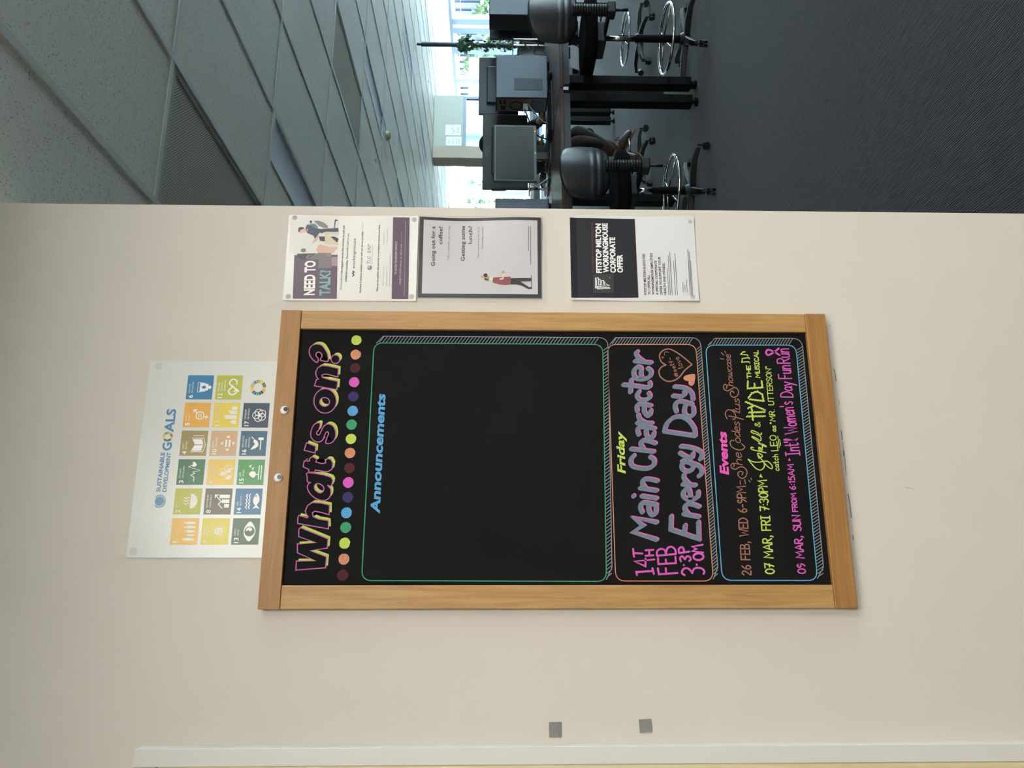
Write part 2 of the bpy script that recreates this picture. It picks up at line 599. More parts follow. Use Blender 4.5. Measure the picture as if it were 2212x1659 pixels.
# hand-drawn single stroke alphabet, cap height 1; '~' marks a smooth stroke
HAND = {
    'A': (.7, '0,0 .35,1 .7,0;.13,.35 .57,.35'), 'B': (.5, '0,0 0,1;~0,1 .4,.95 .45,.75 .3,.55 0,.52;~0,.52 .4,.48 .52,.25 .4,.04 0,0'),
    'C': (.55, '~.55,.85 .3,1 .05,.7 .05,.3 .3,0 .55,.15'), 'D': (.58, '0,0 0,1;~0,1 .35,.95 .58,.5 .35,.05 0,0'),
    'E': (.5, '.5,1 0,1 0,0 .5,0;0,.52 .4,.52'), 'F': (.5, '.5,1 0,1 0,0;0,.52 .4,.52'), 'H': (.55, '0,0 0,1;.55,0 .55,1;0,.5 .55,.5'),
    'I': (.4, '0,1 .4,1;.2,1 .2,0;0,0 .4,0'), 'L': (.45, '0,1 0,0 .45,0'), 'M': (.8, '0,0 .08,1 .4,.35 .72,1 .8,0'),
    'N': (.55, '0,0 0,1 .55,0 .55,1'), 'O': (.6, '~.3,1 .05,.75 .05,.25 .3,0 .55,.25 .55,.75 .3,1'),
    'P': (.5, '0,0 0,1;~0,1 .4,.97 .5,.75 .4,.53 0,.48'), 'R': (.52, '0,0 0,1;~0,1 .4,.97 .5,.75 .4,.55 0,.5;.2,.5 .52,0'),
    'S': (.5, '~.5,.85 .3,1 .08,.9 .06,.7 .25,.55 .45,.42 .5,.2 .3,0 .02,.12'), 'T': (.6, '0,1 .6,1;.3,1 .3,0'),
    'U': (.55, '~0,1 0,.3 .1,.05 .3,0 .5,.1 .55,.35 .55,1'), 'W': (.8, '0,1 .18,0 .4,.7 .62,0 .8,1'), 'Y': (.6, '0,1 .3,.5 .6,1;.3,.5 .3,0'),
    '0': (.55, '~.28,1 .05,.75 .05,.25 .28,0 .52,.25 .52,.75 .28,1'), '1': (.3, '.05,.8 .2,1 .2,0'),
    '2': (.5, '~.02,.8 .2,1 .45,.85 .42,.6 .2,.3 .02,.03 .5,.02'), '3': (.5, '~.03,.88 .25,1 .45,.8 .35,.57 .18,.53 .4,.45 .48,.22 .25,0 0,.12'),
    '5': (.5, '.46,1 .08,1 .05,.58;~.05,.58 .3,.65 .48,.4 .4,.08 .02,.04'), '6': (.5, '~.42,.98 .12,.65 .04,.3 .22,0 .45,.15 .42,.45 .2,.5 .06,.32'),
    '7': (.5, '0,1 .5,1 .18,0;.1,.5 .45,.5'), '9': (.5, '~.46,.75 .25,1 .05,.78 .2,.52 .45,.65 .46,.8 .42,.3 .2,0'),
    ',': (.2, '~.12,.1 .16,0 .06,-.2'), '.': (.15, '.08,.03'), ':': (.15, '.08,.15;.08,.6'), '-': (.35, '.02,.45 .33,.45'), "'": (.12, '.06,1 .05,.75'),
    '"': (.25, '.05,1 .04,.8;.18,1 .17,.8'), '&': (.6, '~.6,.0 .25,.55 .15,.8 .3,1 .42,.82 .2,.5 .02,.2 .2,0 .45,.12 .58,.4'),
    '#': (.6, '.15,0 .22,1;.4,0 .47,1;0,.35 .6,.35;0,.65 .6,.65'), ' ': (.35, ''),
    'a': (.45, '~.42,.5 .2,.6 .03,.3 .15,.02 .38,.2 .42,.55;~.42,.55 .42,.15 .5,.02'), 'c': (.4, '~.4,.5 .2,.6 .03,.3 .18,.0 .42,.12'),
    'd': (.45, '~.42,.5 .2,.6 .03,.3 .15,.02 .38,.2 .42,.4;.42,1 .42,.1 .5,.02'), 'e': (.42, '~.04,.32 .38,.38 .3,.58 .12,.55 .03,.28 .18,0 .42,.12'),
    'f': (.35, '~.35,.95 .2,1 .15,.7 .15,0;0,.55 .32,.55'), 'h': (.45, '.04,1 .04,0;~.04,.35 .2,.6 .38,.5 .4,0'), 'i': (.15, '.07,.58 .07,0;.07,.8'),
    'k': (.42, '.04,1 .04,0;.38,.58 .06,.28 .42,0'), 'l': (.22, '~.02,.1 .18,.8 .12,1 .05,.7 .1,.1 .22,.02'), 'm': (.7, '.04,.6 .04,0;~.04,.35 .17,.6 .3,.5 .32,0;~.32,.35 .47,.6 .62,.5 .65,0'),
    'n': (.45, '.04,.6 .04,0;~.04,.35 .2,.6 .38,.5 .4,0'), 'o': (.45, '~.22,.6 .03,.42 .05,.12 .22,0 .4,.14 .4,.45 .22,.6'),
    'p': (.45, '.04,.6 .04,-.35;~.04,.45 .25,.6 .42,.3 .25,.0 .05,.15'), 'r': (.35, '.04,.6 .04,0;~.04,.35 .15,.55 .35,.58'),
    's': (.38, '~.35,.5 .2,.6 .06,.48 .2,.32 .35,.18 .2,0 .02,.08'), 't': (.35, '~.14,.95 .14,.15 .22,0 .35,.08;0,.6 .32,.6'),
    'u': (.45, '~.04,.6 .04,.15 .18,0 .36,.12 .4,.55;.4,.6 .4,0'), 'w': (.6, '~.03,.6 .1,.05 .25,.1 .3,.5 .35,.08 .5,.05 .58,.6'), 'v': (.42, '0,.6 .2,0 .42,.6'),
    'y': (.45, '.02,.6 .22,.08;.42,.6 .1,-.4'), '>': (.35, '0,.15 0,.75 .33,.45 0,.15 .1,.45'),
}


def hand_paths(text, gap=0.16):
    """-> list of strokes in text space, total width"""
    x, out = 0.0, []
    for ch in text:
        w, s = HAND[ch]
        for st in s.split(';'):
            if not st:
                continue
            sm = st.startswith('~')
            pts = [tuple(float(a) for a in q.split(',')) for q in st.lstrip('~').split()]
            if sm:
                pts = [(p.x, p.y) for p in smooth_path([(a, b, 0) for a, b in pts], 4)]
            out.append([(a + x, b) for a, b in pts])
        x += w + gap
    return out, x - gap


TXT = {}


def type_mesh(text, bold):
    """outline type from the built-in face -> verts, faces, width, cap height"""
    key = (text, bold)
    if key in TXT:
        return TXT[key]
    cu = bpy.data.curves.new('type', 'FONT')
    cu.body = text
    cu.size = 1.0
    cu.resolution_u = 3
    cu.offset = bold
    o = bpy.data.objects.new('type', cu)
    me = bpy.data.meshes.new_from_object(o)
    v = [(p.co.x, p.co.y) for p in me.vertices]
    f = [tuple(p.vertices) for p in me.polygons]
    bpy.data.objects.remove(o)
    bpy.data.meshes.remove(me)
    bpy.data.curves.remove(cu)
    x0 = min(p[0] for p in v)
    x1 = max(p[0] for p in v)
    TXT[key] = ([(a - x0, b) for a, b in v], f, x1 - x0)
    return TXT[key]


CAP = 0.73   # cap height of the built-in face at size 1


def set_line(pr, name, text, a, b, cap, m, layer, bold=0.0, shear=0.0, parent=None):
    """type between sheet points a and b (u, v), cap = cap height in metres"""
    V, F, w = type_mesh(text, bold)
    a, b = Vector(a), Vector(b)
    ex = (b - a) / w
    ey = Vector((-(b - a).normalized().y, (b - a).normalized().x)) * (cap / CAP)
    uv = [tuple(a + ex * (x + shear * y) + ey * y) for x, y in V]
    return pr.mesh(name, uv, F, m, layer, parent)


def hand_line(pr, name, text, a, b, cap, wd, m, layer, shear=0.0, gap=0.16, parent=None, jit=0.0):
    S, w = hand_paths(text, gap)
    a, b = Vector(a), Vector(b)
    ex = (b - a) / w
    ey = Vector((-(b - a).normalized().y, (b - a).normalized().x)) * cap
    rnd = random.Random(text)
    paths = [[tuple(a + ex * (x + shear * y) + ey * (y + rnd.uniform(-jit, jit))) for x, y in s] for s in S]
    V, F = ribbon(paths, wd)
    return pr.mesh(name, V, F, m, layer, parent)

# ================================================================ the room
X0, Y0, Y1 = -2.6, -3.2, 22.2
floor = struct(G().box((X0, Y0, -0.05), (WINX + 0.2, Y1, 0)).obj('floor', M_CARPET))
wall_front = struct(G().box((X0, WALL, 0), (0.884, WALL + 0.12, CEIL)).obj('wall_front', M_WALL, bevel=0.002))
struct(G().box((X0 - 0.1, Y0, 0), (X0, Y1, CEIL)).obj('wall_left', M_BACKW))
struct(G().box((X0 - 0.1, Y0 - 0.1, 0), (WINX + 0.2, Y0, CEIL)).obj('wall_behind', M_BACKW))

# scuffs and a dent under the chalkboard
M_SCUFF = mat('purple_scuff', (120, 108, 114), rough=0.8)
M_DENT = mat('paint_dent', (176, 170, 160), rough=0.8)
prw = Print(wall_front, WALL - 0.00002)


def px_wall(x, y, Y=WALL):
    p = at(x, y, Y)
    return (p.x, p.z)


for (xa, ya, xb, yb, w) in ((1802, 798, 1806, 824, .0022), (1817, 931, 1819, 950, .0022), (1820, 955, 1828, 1026, .0013), (1822, 974, 1823, 984, .0032),
                            (1832, 1067, 1839, 1118, .0024), (1842, 1156, 1843, 1166, .002), (1812, 866, 1813, 876, .001), (1792, 701, 1794, 706, .001)):
    V, F = ribbon([[px_wall(xa, ya), px_wall((xa + xb) / 2 + .8, (ya + yb) / 2), px_wall(xb, yb)]], w)
    prw.mesh('scuff_mark', V, F, M_SCUFF, .2)
V, F = ribbon([[(p.x, p.y) for p in smooth_path([px_wall(1955, 1054) + (0,), px_wall(1964, 1054) + (0,), px_wall(1973, 1057) + (0,)], 4)]], .0018)
prw.mesh('paint_dent', V, F, M_DENT, .2)

# door and its frame at the left
tr = struct(G().box((-0.3425, WALL - 0.03, 0), (-0.309, WALL - 0.0005, 2.186)).obj('trim_1', M_TRIM, bevel=0.0015))
struct(G().box((-1.30, WALL - 0.03, 2.142), (-0.343, WALL - 0.0005, 2.186)).obj('trim_2', M_TRIM, bevel=0.0015))
struct(G().box((-1.30, WALL - 0.03, 0), (-1.256, WALL - 0.0005, 2.1415)).obj('trim_3', M_TRIM, bevel=0.0015))
dr = struct(G().box((-1.2555, WALL - 0.026, 0.006), (-0.343, WALL - 0.001, 2.1405)).obj('door_1', M_DOOR, bevel=0.002))
g = G().tube([(-1.19, WALL - 0.027, 1.0), (-1.19, WALL - 0.08, 1.0), (-1.06, WALL - 0.08, 1.0)], 0.009, 10)
g.obj('door_handle', M_CHROME, dr, smooth=True)

# ---------------------------------------------------------------- ceiling: bars, tiles, grilles
ceil = struct(G().box((X0, Y0, CEIL + 0.03), (WINX + 0.2, Y1, CEIL + 0.08)).obj('ceiling', M_BACKW))
NI0, NI1 = -7, 22
NJ0, NJ1 = -5, 17
BW = 0.012
for i in range(NI0, NI1):
    x = GX + 0.6 * i
    if X0 < x < WINX:
        g = G((x, 0, CEIL)).box((x - BW, Y0, CEIL - 0.002), (x + BW, Y1, CEIL + 0.012))
        o = g.obj('ceiling_bar', M_BAR, ceil)
        o.location = (x, 0, CEIL)
for j in range(NJ0, NJ1):
    y = GY + 1.2 * j
    if Y0 < y < Y1:
        g = G((0, y, CEIL)).box((X0, y - BW, CEIL - 0.0015), (WINX, y + BW, CEIL + 0.011))
        o = g.obj('ceiling_bar', M_BAR, ceil)
        o.location = (0, y, CEIL)
tile_me = G().box((BW, BW, 0.003), (0.6 - BW, 1.2 - BW, 0.027)).obj('ceiling_tile', M_TILE, ceil)
half_me = G().box((BW, BW, 0.003), (0.29, 1.2 - BW, 0.027)).obj('ceiling_tile', M_TILE, ceil)
perf_me = G().box((0.04, 0.04, 0.006), (0.56, 1.16, 0.022)).obj('perforated_grille', M_PERF, ceil)
M_VENTF = mat('grille_frame', (160, 157, 150), rough=0.5)
fr_ = G().box((BW, BW, 0.002), (0.6 - BW, 0.04, 0.02)).box((BW, 1.16, 0.002), (0.6 - BW, 1.2 - BW, 0.02)).box((BW, 0.0401, 0.002), (0.04, 1.1599, 0.02)).box((0.56, 0.0401, 0.002), (0.6 - BW, 1.1599, 0.02))
frame_me = fr_.obj('grille_frame', M_VENTF, ceil)


def place(o, used, loc, parent):
    c = o if not used[0] else o.copy()
    if used[0]:
        col.objects.link(c)
    used[0] = True
    c.parent = parent
    c.location = loc
    return c


U1, U2, U3, U4 = [False], [False], [False], [False]
PERF = {(0, 0), (4, 2)}
far = G()
LIGHT_CELLS = []
for i in range(NI0, NI1):
    for j in range(NJ0, NJ1):
        x, y = GX + 0.6 * i, GY + 1.2 * j
        if x < X0 or x + 0.6 > WINX + 0.1 or y < Y0 or y + 1.2 > Y1:
            continue
        loc = (x, y, CEIL)
        light = (i % 4 == 1) and (j % 2 == 1)
        near = y < 13 and y > 1.0 and (0.3 < x / max(y, .5) < 1.7)
        if light:
            LIGHT_CELLS.append((x, y, i, j))
            place(half_me, U2, loc, ceil)
        elif (i, j) in PERF:
            place(perf_me, U3, loc, ceil)
            place(frame_me, U4, loc, ceil)
        elif near:
            place(tile_me, U1, loc, ceil)
        else:
            far.box((x + BW, y + BW, CEIL + 0.003), (x + 0.6 - BW, y + 1.2 - BW, CEIL + 0.027))
fo = far.obj('distant_ceiling_tiles', M_TILE, ceil)
fo['kind'] = 'stuff'

# ---------------------------------------------------------------- ceiling lights (unlit over the office, added lit ones fill the wall from the camera's side)
M_HOUS = mat('light_housing', (205, 208, 212), rough=0.4)
M_FILL = mat('fill_diffuser', (255, 240, 218), rough=0.5, emit=5.0)


def troffer(x, y, lit, label, group):
    t = thing('ceiling_light', label, 'ceiling light', (x + 0.3, y, CEIL), 0, group)
    g = G()
    g.box((0.0, BW, -0.001), (0.012, 1.2 - BW, 0.026)).box((0.276, BW, -0.001), (0.288, 1.2 - BW, 0.026)).box((0.012, BW, -0.001), (0.276, 0.03, 0.026)).box((0.012, 1.17, -0.001), (0.276, 1.2 - BW, 0.026))
    g.obj('housing', M_HOUS, t)
    n = 10
    vs_, fs = [], []
    for k in range(n + 1):
        a = k / n
        xx = 0.012 + 0.264 * a
        zz = 0.004 + 0.006 * sin(pi * a)
        vs_ += [(xx, 0.03, zz), (xx, 1.17, zz)]
    for k in range(n):
        fs.append((2 * k, 2 * k + 1, 2 * k + 3, 2 * k + 2))
    G().add(vs_, fs).obj('diffuser', M_FILL if lit else M_DIFF, t, smooth=True)
    if lit:
        l = bpy.data.lights.new('lamp', 'AREA')
        l.shape = 'RECTANGLE'
        l.size, l.size_y = 0.26, 1.12
        l.energy = FILL_POWER
        l.color = FILL_TINT
        o = bpy.data.objects.new('lamp', l)
        o.parent = t
        o.location = (0.144, 0.6, -0.012)
        col.objects.link(o)


n_names = {(1, 1): 'unlit recessed ceiling light nearest the wall end', (5, 3): 'unlit recessed ceiling light beyond the second perforated grille',
           (5, 5): 'unlit recessed ceiling light near the wall edge above the monitors', (9, 5): 'unlit recessed ceiling light near the ivy pole'}
for (x, y, i, j) in LIGHT_CELLS:
    if y > 2.2:
        if not (0.35 < x / y < 1.45 and y < 16):
            continue
        lab = n_names.get((i, j), 'unlit recessed ceiling light far across the office ceiling')
        troffer(x, y, False, lab, None if (i, j) in n_names else 'distant unlit ceiling lights')
for (x, y) in ((-0.17, -0.9), (0.13, -2.6), (1.33, -1.3), (2.23, -2.6), (2.83, -1.0)):  # unseen lights added to brighten the chalkboard wall
    troffer(x, y, True, 'added recessed fill light on the camera side of the room', 'added fill lights behind the camera')

# sprinkler heads and a smoke detector
for n_, (px, py, lab) in enumerate(((802, 347, 'small brass sprinkler head under the ceiling near the wall edge'), (920, 176, 'small sprinkler head under the bright far ceiling'))):
    p = on_z(px, py, CEIL)
    t = thing('sprinkler_head', lab, 'sprinkler', p)
    G().lathe([(0.035, -0.006), (0.035, -0.0041)], n=14).obj('collar', M_WHITEP, t)
    G().lathe([(0.008, -0.035), (0.008, -0.0061)], n=8).lathe([(0.022, -0.045), (0.022, -0.0351)], n=10).obj('nozzle', M_CHROME, t)
p = on_z(834, 293, CEIL)
t = thing('smoke_detector', 'small round smoke detector on the office ceiling', 'smoke detector', p)
G().lathe([(0.055, -0.012), (0.055, -0.0041)], n=18).obj('base', M_WHITEP, t, smooth=False)
G().lathe([(0.03, -0.05), (0.048, -0.035), (0.048, -0.0121)], n=18).obj('sensor_head', mat('yellowed_plastic', (196, 186, 156), rough=0.5), t, smooth=False)

# ---------------------------------------------------------------- window walls
SILL, HEAD = 0.45, 2.62
struct(G().box((WINX, 1.5, 0), (WINX + 0.2, 4.4, CEIL)).obj('wall_light_block', M_BACKW))  # unseen solid stretch, added to hold window light off camera-facing sides
w4 = struct(G().box((WINX, Y0, 0), (WINX + 0.2, 1.4995, 0.06)).box((WINX, Y0, HEAD), (WINX + 0.2, 1.4995, CEIL)).obj('window_4', M_FRAMEW))
for k in range(4):
    a_ = Y0 + 0.05 + 1.16 * k
    G().box((WINX + 0.09, a_, 0.0605), (WINX + 0.098, a_ + 1.08, HEAD - 0.0005)).obj('pane', M_GLASS, w4)
    G().box((WINX + 0.02, a_ + 1.0805, 0.0605), (WINX + 0.16, a_ + 1.1595, HEAD - 0.0005)).obj('mullion', M_FRAMEW, w4)
win = struct(G().box((WINX, 4.4005, 0), (WINX + 0.2, Y1, SILL)).box((WINX, 4.4005, HEAD), (WINX + 0.2, Y1, CEIL)).obj('window_1', M_FRAMEW))
MUL = [(4.401, 4.48)] + [(5.7 + 1.25 * k, 5.78 + 1.25 * k) for k in range(9)] + [(16.79, 17.0), (17.12, 17.33), (17.8, 18.14), (19.22, 19.39), (20.6, 20.75), (22.0, 22.2)]
for (a, b) in MUL:
    G().box((WINX + 0.02, a, SILL + 0.0005), (WINX + 0.16, b, HEAD - 0.0005)).obj('mullion', M_FRAMEW, win)
for (a, b), (c, d) in zip(MUL[:-1], MUL[1:]):
    G().box((WINX + 0.09, b, SILL + 0.0005), (WINX + 0.098, c, HEAD - 0.0005)).obj('pane', M_GLASS, win)
# far end wall with its window
WX0, WX1 = 11.15, 13.75
wf = struct(G().box((X0, 22.2, 0), (WX0, 22.35, CEIL)).box((WX0, 22.2, 2.40), (WX1, 22.35, CEIL)).box((WX0, 22.2, 0), (WX1, 22.35, 0.5)).box((WX1, 22.2, 0), (WINX + 0.2, 22.35, CEIL)).obj('wall_far', M_BACKW))
w2 = struct(G().box((WX0, 22.22, 0.5005), (WX0 + 0.08, 22.32, 2.3995)).box((WX1 - 0.08, 22.22, 0.5005), (WX1, 22.32, 2.3995)).obj('window_2', M_FRAMEW))
for xm in (12.2,):
    G().box((xm - 0.06, 22.22, 0.5005), (xm + 0.06, 22.32, 2.3995)).obj('mullion', M_FRAMEW, w2)
for a, b in ((WX0 + 0.08, 12.14), (12.26, WX1 - 0.08)):
    G().box((a, 22.26, 0.5005), (b, 22.268, 2.3995)).obj('pane', M_GLASS, w2)

# white bulkhead with two notices above a glass partition, and a beige column at its end
wb = struct(G().box((8.24, 13.2, 2.12), (9.385, 13.3, CEIL - 0.0045)).obj('wall_bulkhead', mat('bulkhead_white', (176, 180, 174), rough=0.8)))
colm = struct(G().box((7.99, 13.18, 0), (8.2395, 13.5, 2.09)).box((8.0, 13.19, 2.0905), (8.2395, 13.5, CEIL - 0.0045)).obj('wall_column', mat('beige_column', (176, 163, 150), rough=0.8)))
gp = struct(G().box((8.24, 13.22, 2.06), (9.385, 13.28, 2.1195)).box((9.33, 13.22, 0), (9.385, 13.28, 2.0595)).box((8.24, 13.22, 0), (8.27, 13.28, 2.0595)).obj('window_3', M_FRAMEW))
for k in range(3):
    a = 8.2705 + k * 0.353
    G().box((a, 13.245, 0.002), (a + 0.348, 13.253, 2.0595)).obj('pane', M_FROST, gp)
for z in (0.9, 1.5):
    G().box((8.2705, 13.24, z), (9.3295, 13.2445, z + 0.03)).obj('glazing_bar', M_FRAMEW, gp)
M_NOTE = mat('notice_paper', (240, 240, 240), rough=0.7)
M_INK = mat('black_ink', (34, 34, 38), rough=0.6)
for (xa, ya, xb, yb, lab, kk) in ((962, 293, 996, 270, 'white notice with a dark line sketch on the bulkhead', 0), (963, 315, 997, 295, 'white notice with small pictures on the bulkhead beside the column', 1)):
    a, b = at(xa, ya, 13.2), at(xb, yb, 13.2)
    t = thing('notice', lab, 'notice', ((a.x + b.x) / 2, 13.197, b.z))
    g = G(t.location).box((a.x, 13.194, a.z), (b.x, 13.1985, b.z))
    g.obj('sheet', M_NOTE, t)
    pr = Print(t, 13.1936, off=t.location)
    w, h = b.x - a.x, a.z - b.z
    if kk == 0:
        V, F = ribbon([[(a.x + w * u, b.z + h * v) for u, v in s] for s in ([(.2, .55), (.45, .4), (.6, .62), (.8, .5)], [(.3, .3), (.3, .15), (.7, .15), (.7, .3)], [(.4, .3), (.6, .2)])], 0.005)
    else:
        V, F = ribbon([[(a.x + w * u, b.z + h * v) for u, v in s] for s in ([(.3, .8), (.6, .8)], [(.2, .55), (.4, .5), (.5, .6)], [(.6, .55), (.75, .5)], [(.25, .3), (.7, .3)], [(.2, .15), (.8, .15)])], 0.004)
    pr.mesh('drawing', V, F, M_INK, 1)['kind'] = 'stuff'

# ---------------------------------------------------------------- outdoors beyond the windows
M_GROUND = mat('paving_outside', (176, 174, 166), rough=0.9)
struct(G().box((WINX + 0.2005, -30, -0.3), (70, 90, -0.15)).obj('ground_outside', M_GROUND))
M_CLAD = mat('blue_grey_cladding', (26, 32, 54), rough=0.6)
M_RENDER = mat('white_render', (120, 122, 124), rough=0.8)
b_ = thing('building', 'pale building with ribbed blue cladding seen through the windows', 'building', (26, 33, -0.15))
off = b_.location
G(off).box((26.2, 20, -0.15), (34, 48, 3.4)).obj('lower_wall', mat('dark_wall_behind_cladding', (44, 52, 76), rough=0.7), b_)
G(off).box((26.0, 20, 3.4005), (34, 48, 9)).obj('upper_wall', M_RENDER, b_)
for k in range(52):
    y = 20.2 + 0.53 * k
    G(off).box((26.08, y, -0.149), (26.1995, y + 0.3, 3.399)).obj('cladding_rib', M_CLAD, b_)
M_PANE2 = mat('far_window_pane', (30, 42, 60), rough=0.2)
for y0_ in (22.6, 26.4):
    for z0_ in (0.2, 1.7):
        f = G(off).box((25.9, y0_, z0_), (26.0795, y0_ + 2.2, z0_ + 1.3)).obj('window', M_RENDER, b_)
        G(off).box((25.88, y0_ + .15, z0_ + .15), (25.8995, y0_ + 2.05, z0_ + 1.15)).obj('pane', M_PANE2, f)
M_LEAF = mat('tree_leaf', (40, 54, 26), rough=0.7, var=0.25, scale=4)
M_BARK = mat('tree_bark', (120, 104, 88), rough=0.9)


def tree(x, y, h, r, lab):
    t = thing('tree', lab, 'tree', (x, y, -0.15))
    rnd = random.Random(int(x * 10 + y))
    G().tube([(0, 0, 0), (0.08, 0, h * 0.5), (0, 0.05, h * 0.85)], [0.16, 0.12, 0.05], 8).obj('trunk', M_BARK, t, smooth=True)
    g = G()
    for k in range(700):
        a, b, c = rnd.gauss(0, 1), rnd.gauss(0, 1), rnd.gauss(0, 1)
        L = math.sqrt(a * a + b * b + c * c) + 1e-6
        q = r * rnd.random() ** 0.45
        p = Vector((a / L * q, b / L * q, h * 0.72 + c / L * q * 0.95))
        n = Vector((rnd.uniform(-1, 1), rnd.uniform(-1, 1), rnd.uniform(-.4, 1))).normalized()
        e = n.orthogonal().normalized() * rnd.uniform(.10, .2)
        f_ = n.cross(e)
        g.add([p - e * 1.4, p - f_ * .7, p + e * 1.4, p + f_ * .7 + n * .03], [(0, 1, 2, 3)])
    c = g.obj('crown', M_LEAF, t)
    c['kind'] = 'stuff'


tree(24.2, 28.6, 2.4, 1.0, 'leafy tree outside the window behind the dark right-hand monitor')
tree(24.3, 31.9, 3.0, 1.1, 'leafy tree outside between the ivy pole and the bulkhead')
tree(16.4, 29.5, 2.8, 1.7, 'leafy tree outside the far end window')
tree(24.3, 34.6, 2.8, 0.9, 'smaller leafy tree outside beside the bulkhead')

# ================================================================ the chalkboard on the wall
FACE = WALL - 0.022      # front of the frame
SLATE = WALL - 0.012     # writing surface
BX0, BX1, BZ0, BZ1 = -0.0473, 0.6102, 0.7159, 1.9711
board = thing('chalkboard', 'tall black chalkboard in a light wooden frame hanging on the cream wall', 'chalkboard', (BX0, WALL, BZ0))
off = board.location
G(off).box((BX0 + 0.02, SLATE, BZ0 + 0.02), (BX1 - 0.02, WALL - 0.002, BZ1 - 0.02)).obj('slate_panel', M_SLATE, board)
RW = 0.0455
G(off).box((BX0, FACE, BZ1 - RW), (BX1, WALL - 0.0015, BZ1)).obj('top_rail', M_RAIL_H, board, bevel=0.0015)
G(off).box((BX0, FACE, BZ0), (BX1, WALL - 0.0015, BZ0 + RW + 0.002)).obj('bottom_rail', M_RAIL_H, board, bevel=0.0015)
G(off).box((BX0 + 0.0005, FACE + 0.001, BZ0 + RW + 0.0025), (BX0 + 0.0482, WALL - 0.0015, BZ1 - RW - 0.0005)).obj('side_rail', M_RAIL_V, board, bevel=0.0015)
G(off).box((BX1 - 0.0445, FACE + 0.001, BZ0 + RW + 0.0025), (BX1 - 0.0005, WALL - 0.0015, BZ1 - RW - 0.0005)).obj('side_rail', M_RAIL_V, board, bevel=0.0015)


def chalk(name, c, var=0.08):
    return mat('chalk_' + name, c, rough=0.85, spec=0.15, var=var, scale=260)


C_PINK = chalk('pink', (206, 92, 176))
C_ROSE = chalk('rose', (190, 104, 162))
C_LIME = chalk('lime', (186, 202, 92))
C_GREEN = chalk('green', (70, 150, 108), 0.15)
C_TEALB = chalk('light_blue', (98, 164, 198))
C_BLUE = chalk('sky_blue', (92, 156, 202), 0.12)
C_ORANGE = chalk('orange', (202, 134, 106), 0.15)
C_BROWN = chalk('dull_orange', (158, 112, 96))
C_MAROON = chalk('maroon', (78, 38, 42))
C_INDIGO = chalk('indigo', (62, 52, 96))
C_GREY = chalk('grey_blue', (112, 122, 136), 0.14)
C_HATCH = chalk('grey', (140, 146, 154))
C_HOTP = chalk('hot_pink', (226, 92, 176))
C_FILL = mat('chalkboard_black_ink', (18, 17, 17), rough=0.8, spec=0.12)

cb = Print(board, SLATE, off=off)


def bp(x, y):
    p = at(x, y, SLATE)
    return (p.x, p.z)


def zoomed(ox, oy, s):
    return lambda zx, zy: bp(ox + zx / s, oy + zy / s)


Z2a, Z2b = zoomed(540, 650, 4.7406), zoomed(540, 980, 4.7406)
Z3, Z4 = zoomed(1280, 680, 5.0286), zoomed(1280, 960, 5.0286)
Z5, Z6 = zoomed(1500, 680, 5.0278), zoomed(1500, 980, 4.6081)
PX = 0.00099   # one photo pixel on the board


def sp(pts, sub=5, closed=False):
    return [(p.x, p.y) for p in smooth_path([(a, b, 0) for a, b in pts], sub, closed)]


# --- heading in outlined letters with a lime drop shadow
LET = [
    (Z2b, 0, [(470, 1193), (775, 1168), (785, 1055), (615, 993), (792, 968), (800, 872), (520, 757), (500, 775), (500, 850), (680, 912), (485, 925), (487, 1015), (675, 1098), (476, 1100)], None),
    (Z2b, 0, [(490, 715), (805, 770), (803, 685), (700, 668), (648, 645), (640, 605), (665, 590), (720, 600), (812, 625), (815, 525), (720, 505), (640, 500), (592, 530), (567, 585), (575, 620), (597, 645), (590, 657), (500, 632), (490, 660)], None),
    (Z2b, 1, [(600, 195), (830, 240), (832, 330), (797, 325), (828, 365), (825, 430), (790, 470), (740, 480), (680, 462), (620, 415), (588, 350), (600, 310), (622, 296), (592, 290), (586, 240)],
     [(680, 310), (720, 312), (755, 345), (750, 385), (715, 402), (672, 375), (660, 335)]),
    (Z2b, 0, [(556, 75), (545, 135), (605, 162), (600, 190), (665, 190), (670, 168), (740, 180), (800, 184), (840, 160), (850, 100), (830, 60), (800, 50), (772, 62), (775, 95), (740, 102), (676, 86), (685, 55), (640, 30), (612, 50), (610, 75)], None),
    (Z2a, 0, [(580, 1452), (555, 1530), (668, 1558), (675, 1490)], None),
    (Z2a, 1, [(718, 1250), (660, 1265), (627, 1330), (625, 1390), (660, 1435), (710, 1445), (748, 1420), (768, 1370), (790, 1340), (806, 1360), (792, 1395), (775, 1455), (820, 1460), (860, 1430), (880, 1370), (865, 1300), (830, 1268), (790, 1262), (752, 1290), (727, 1340), (710, 1370), (690, 1370), (685, 1345), (706, 1320)], None),
    (Z2a, 1, [(770 + 115 * cos(t * pi / 9), 1025 + 125 * sin(t * pi / 9)) for t in range(18)], [(765 + 50 * cos(t * pi / 6), 1035 + 45 * sin(t * pi / 6)) for t in range(12)]),
    (Z2a, 0, [(682, 805), (660, 870), (890, 910), (900, 825), (800, 802), (745, 785), (735, 765), (755, 752), (790, 752), (900, 780), (905, 692), (800, 667), (740, 662), (695, 685), (673, 730), (680, 775), (702, 802)], None),
    (Z2a, 1, [(688, 632), (640, 598), (610, 545), (612, 490), (645, 452), (700, 443), (745, 462), (775, 505), (795, 545), (800, 618), (722, 607), (738, 570), (730, 540), (700, 525), (678, 540), (680, 570), (700, 590)], None),
    (Z2a, 1, [(875 + 44 * cos(t * pi / 6), 598 + 44 * sin(t * pi / 6)) for t in range(12)], None),
]
DX, DY = 24, -24
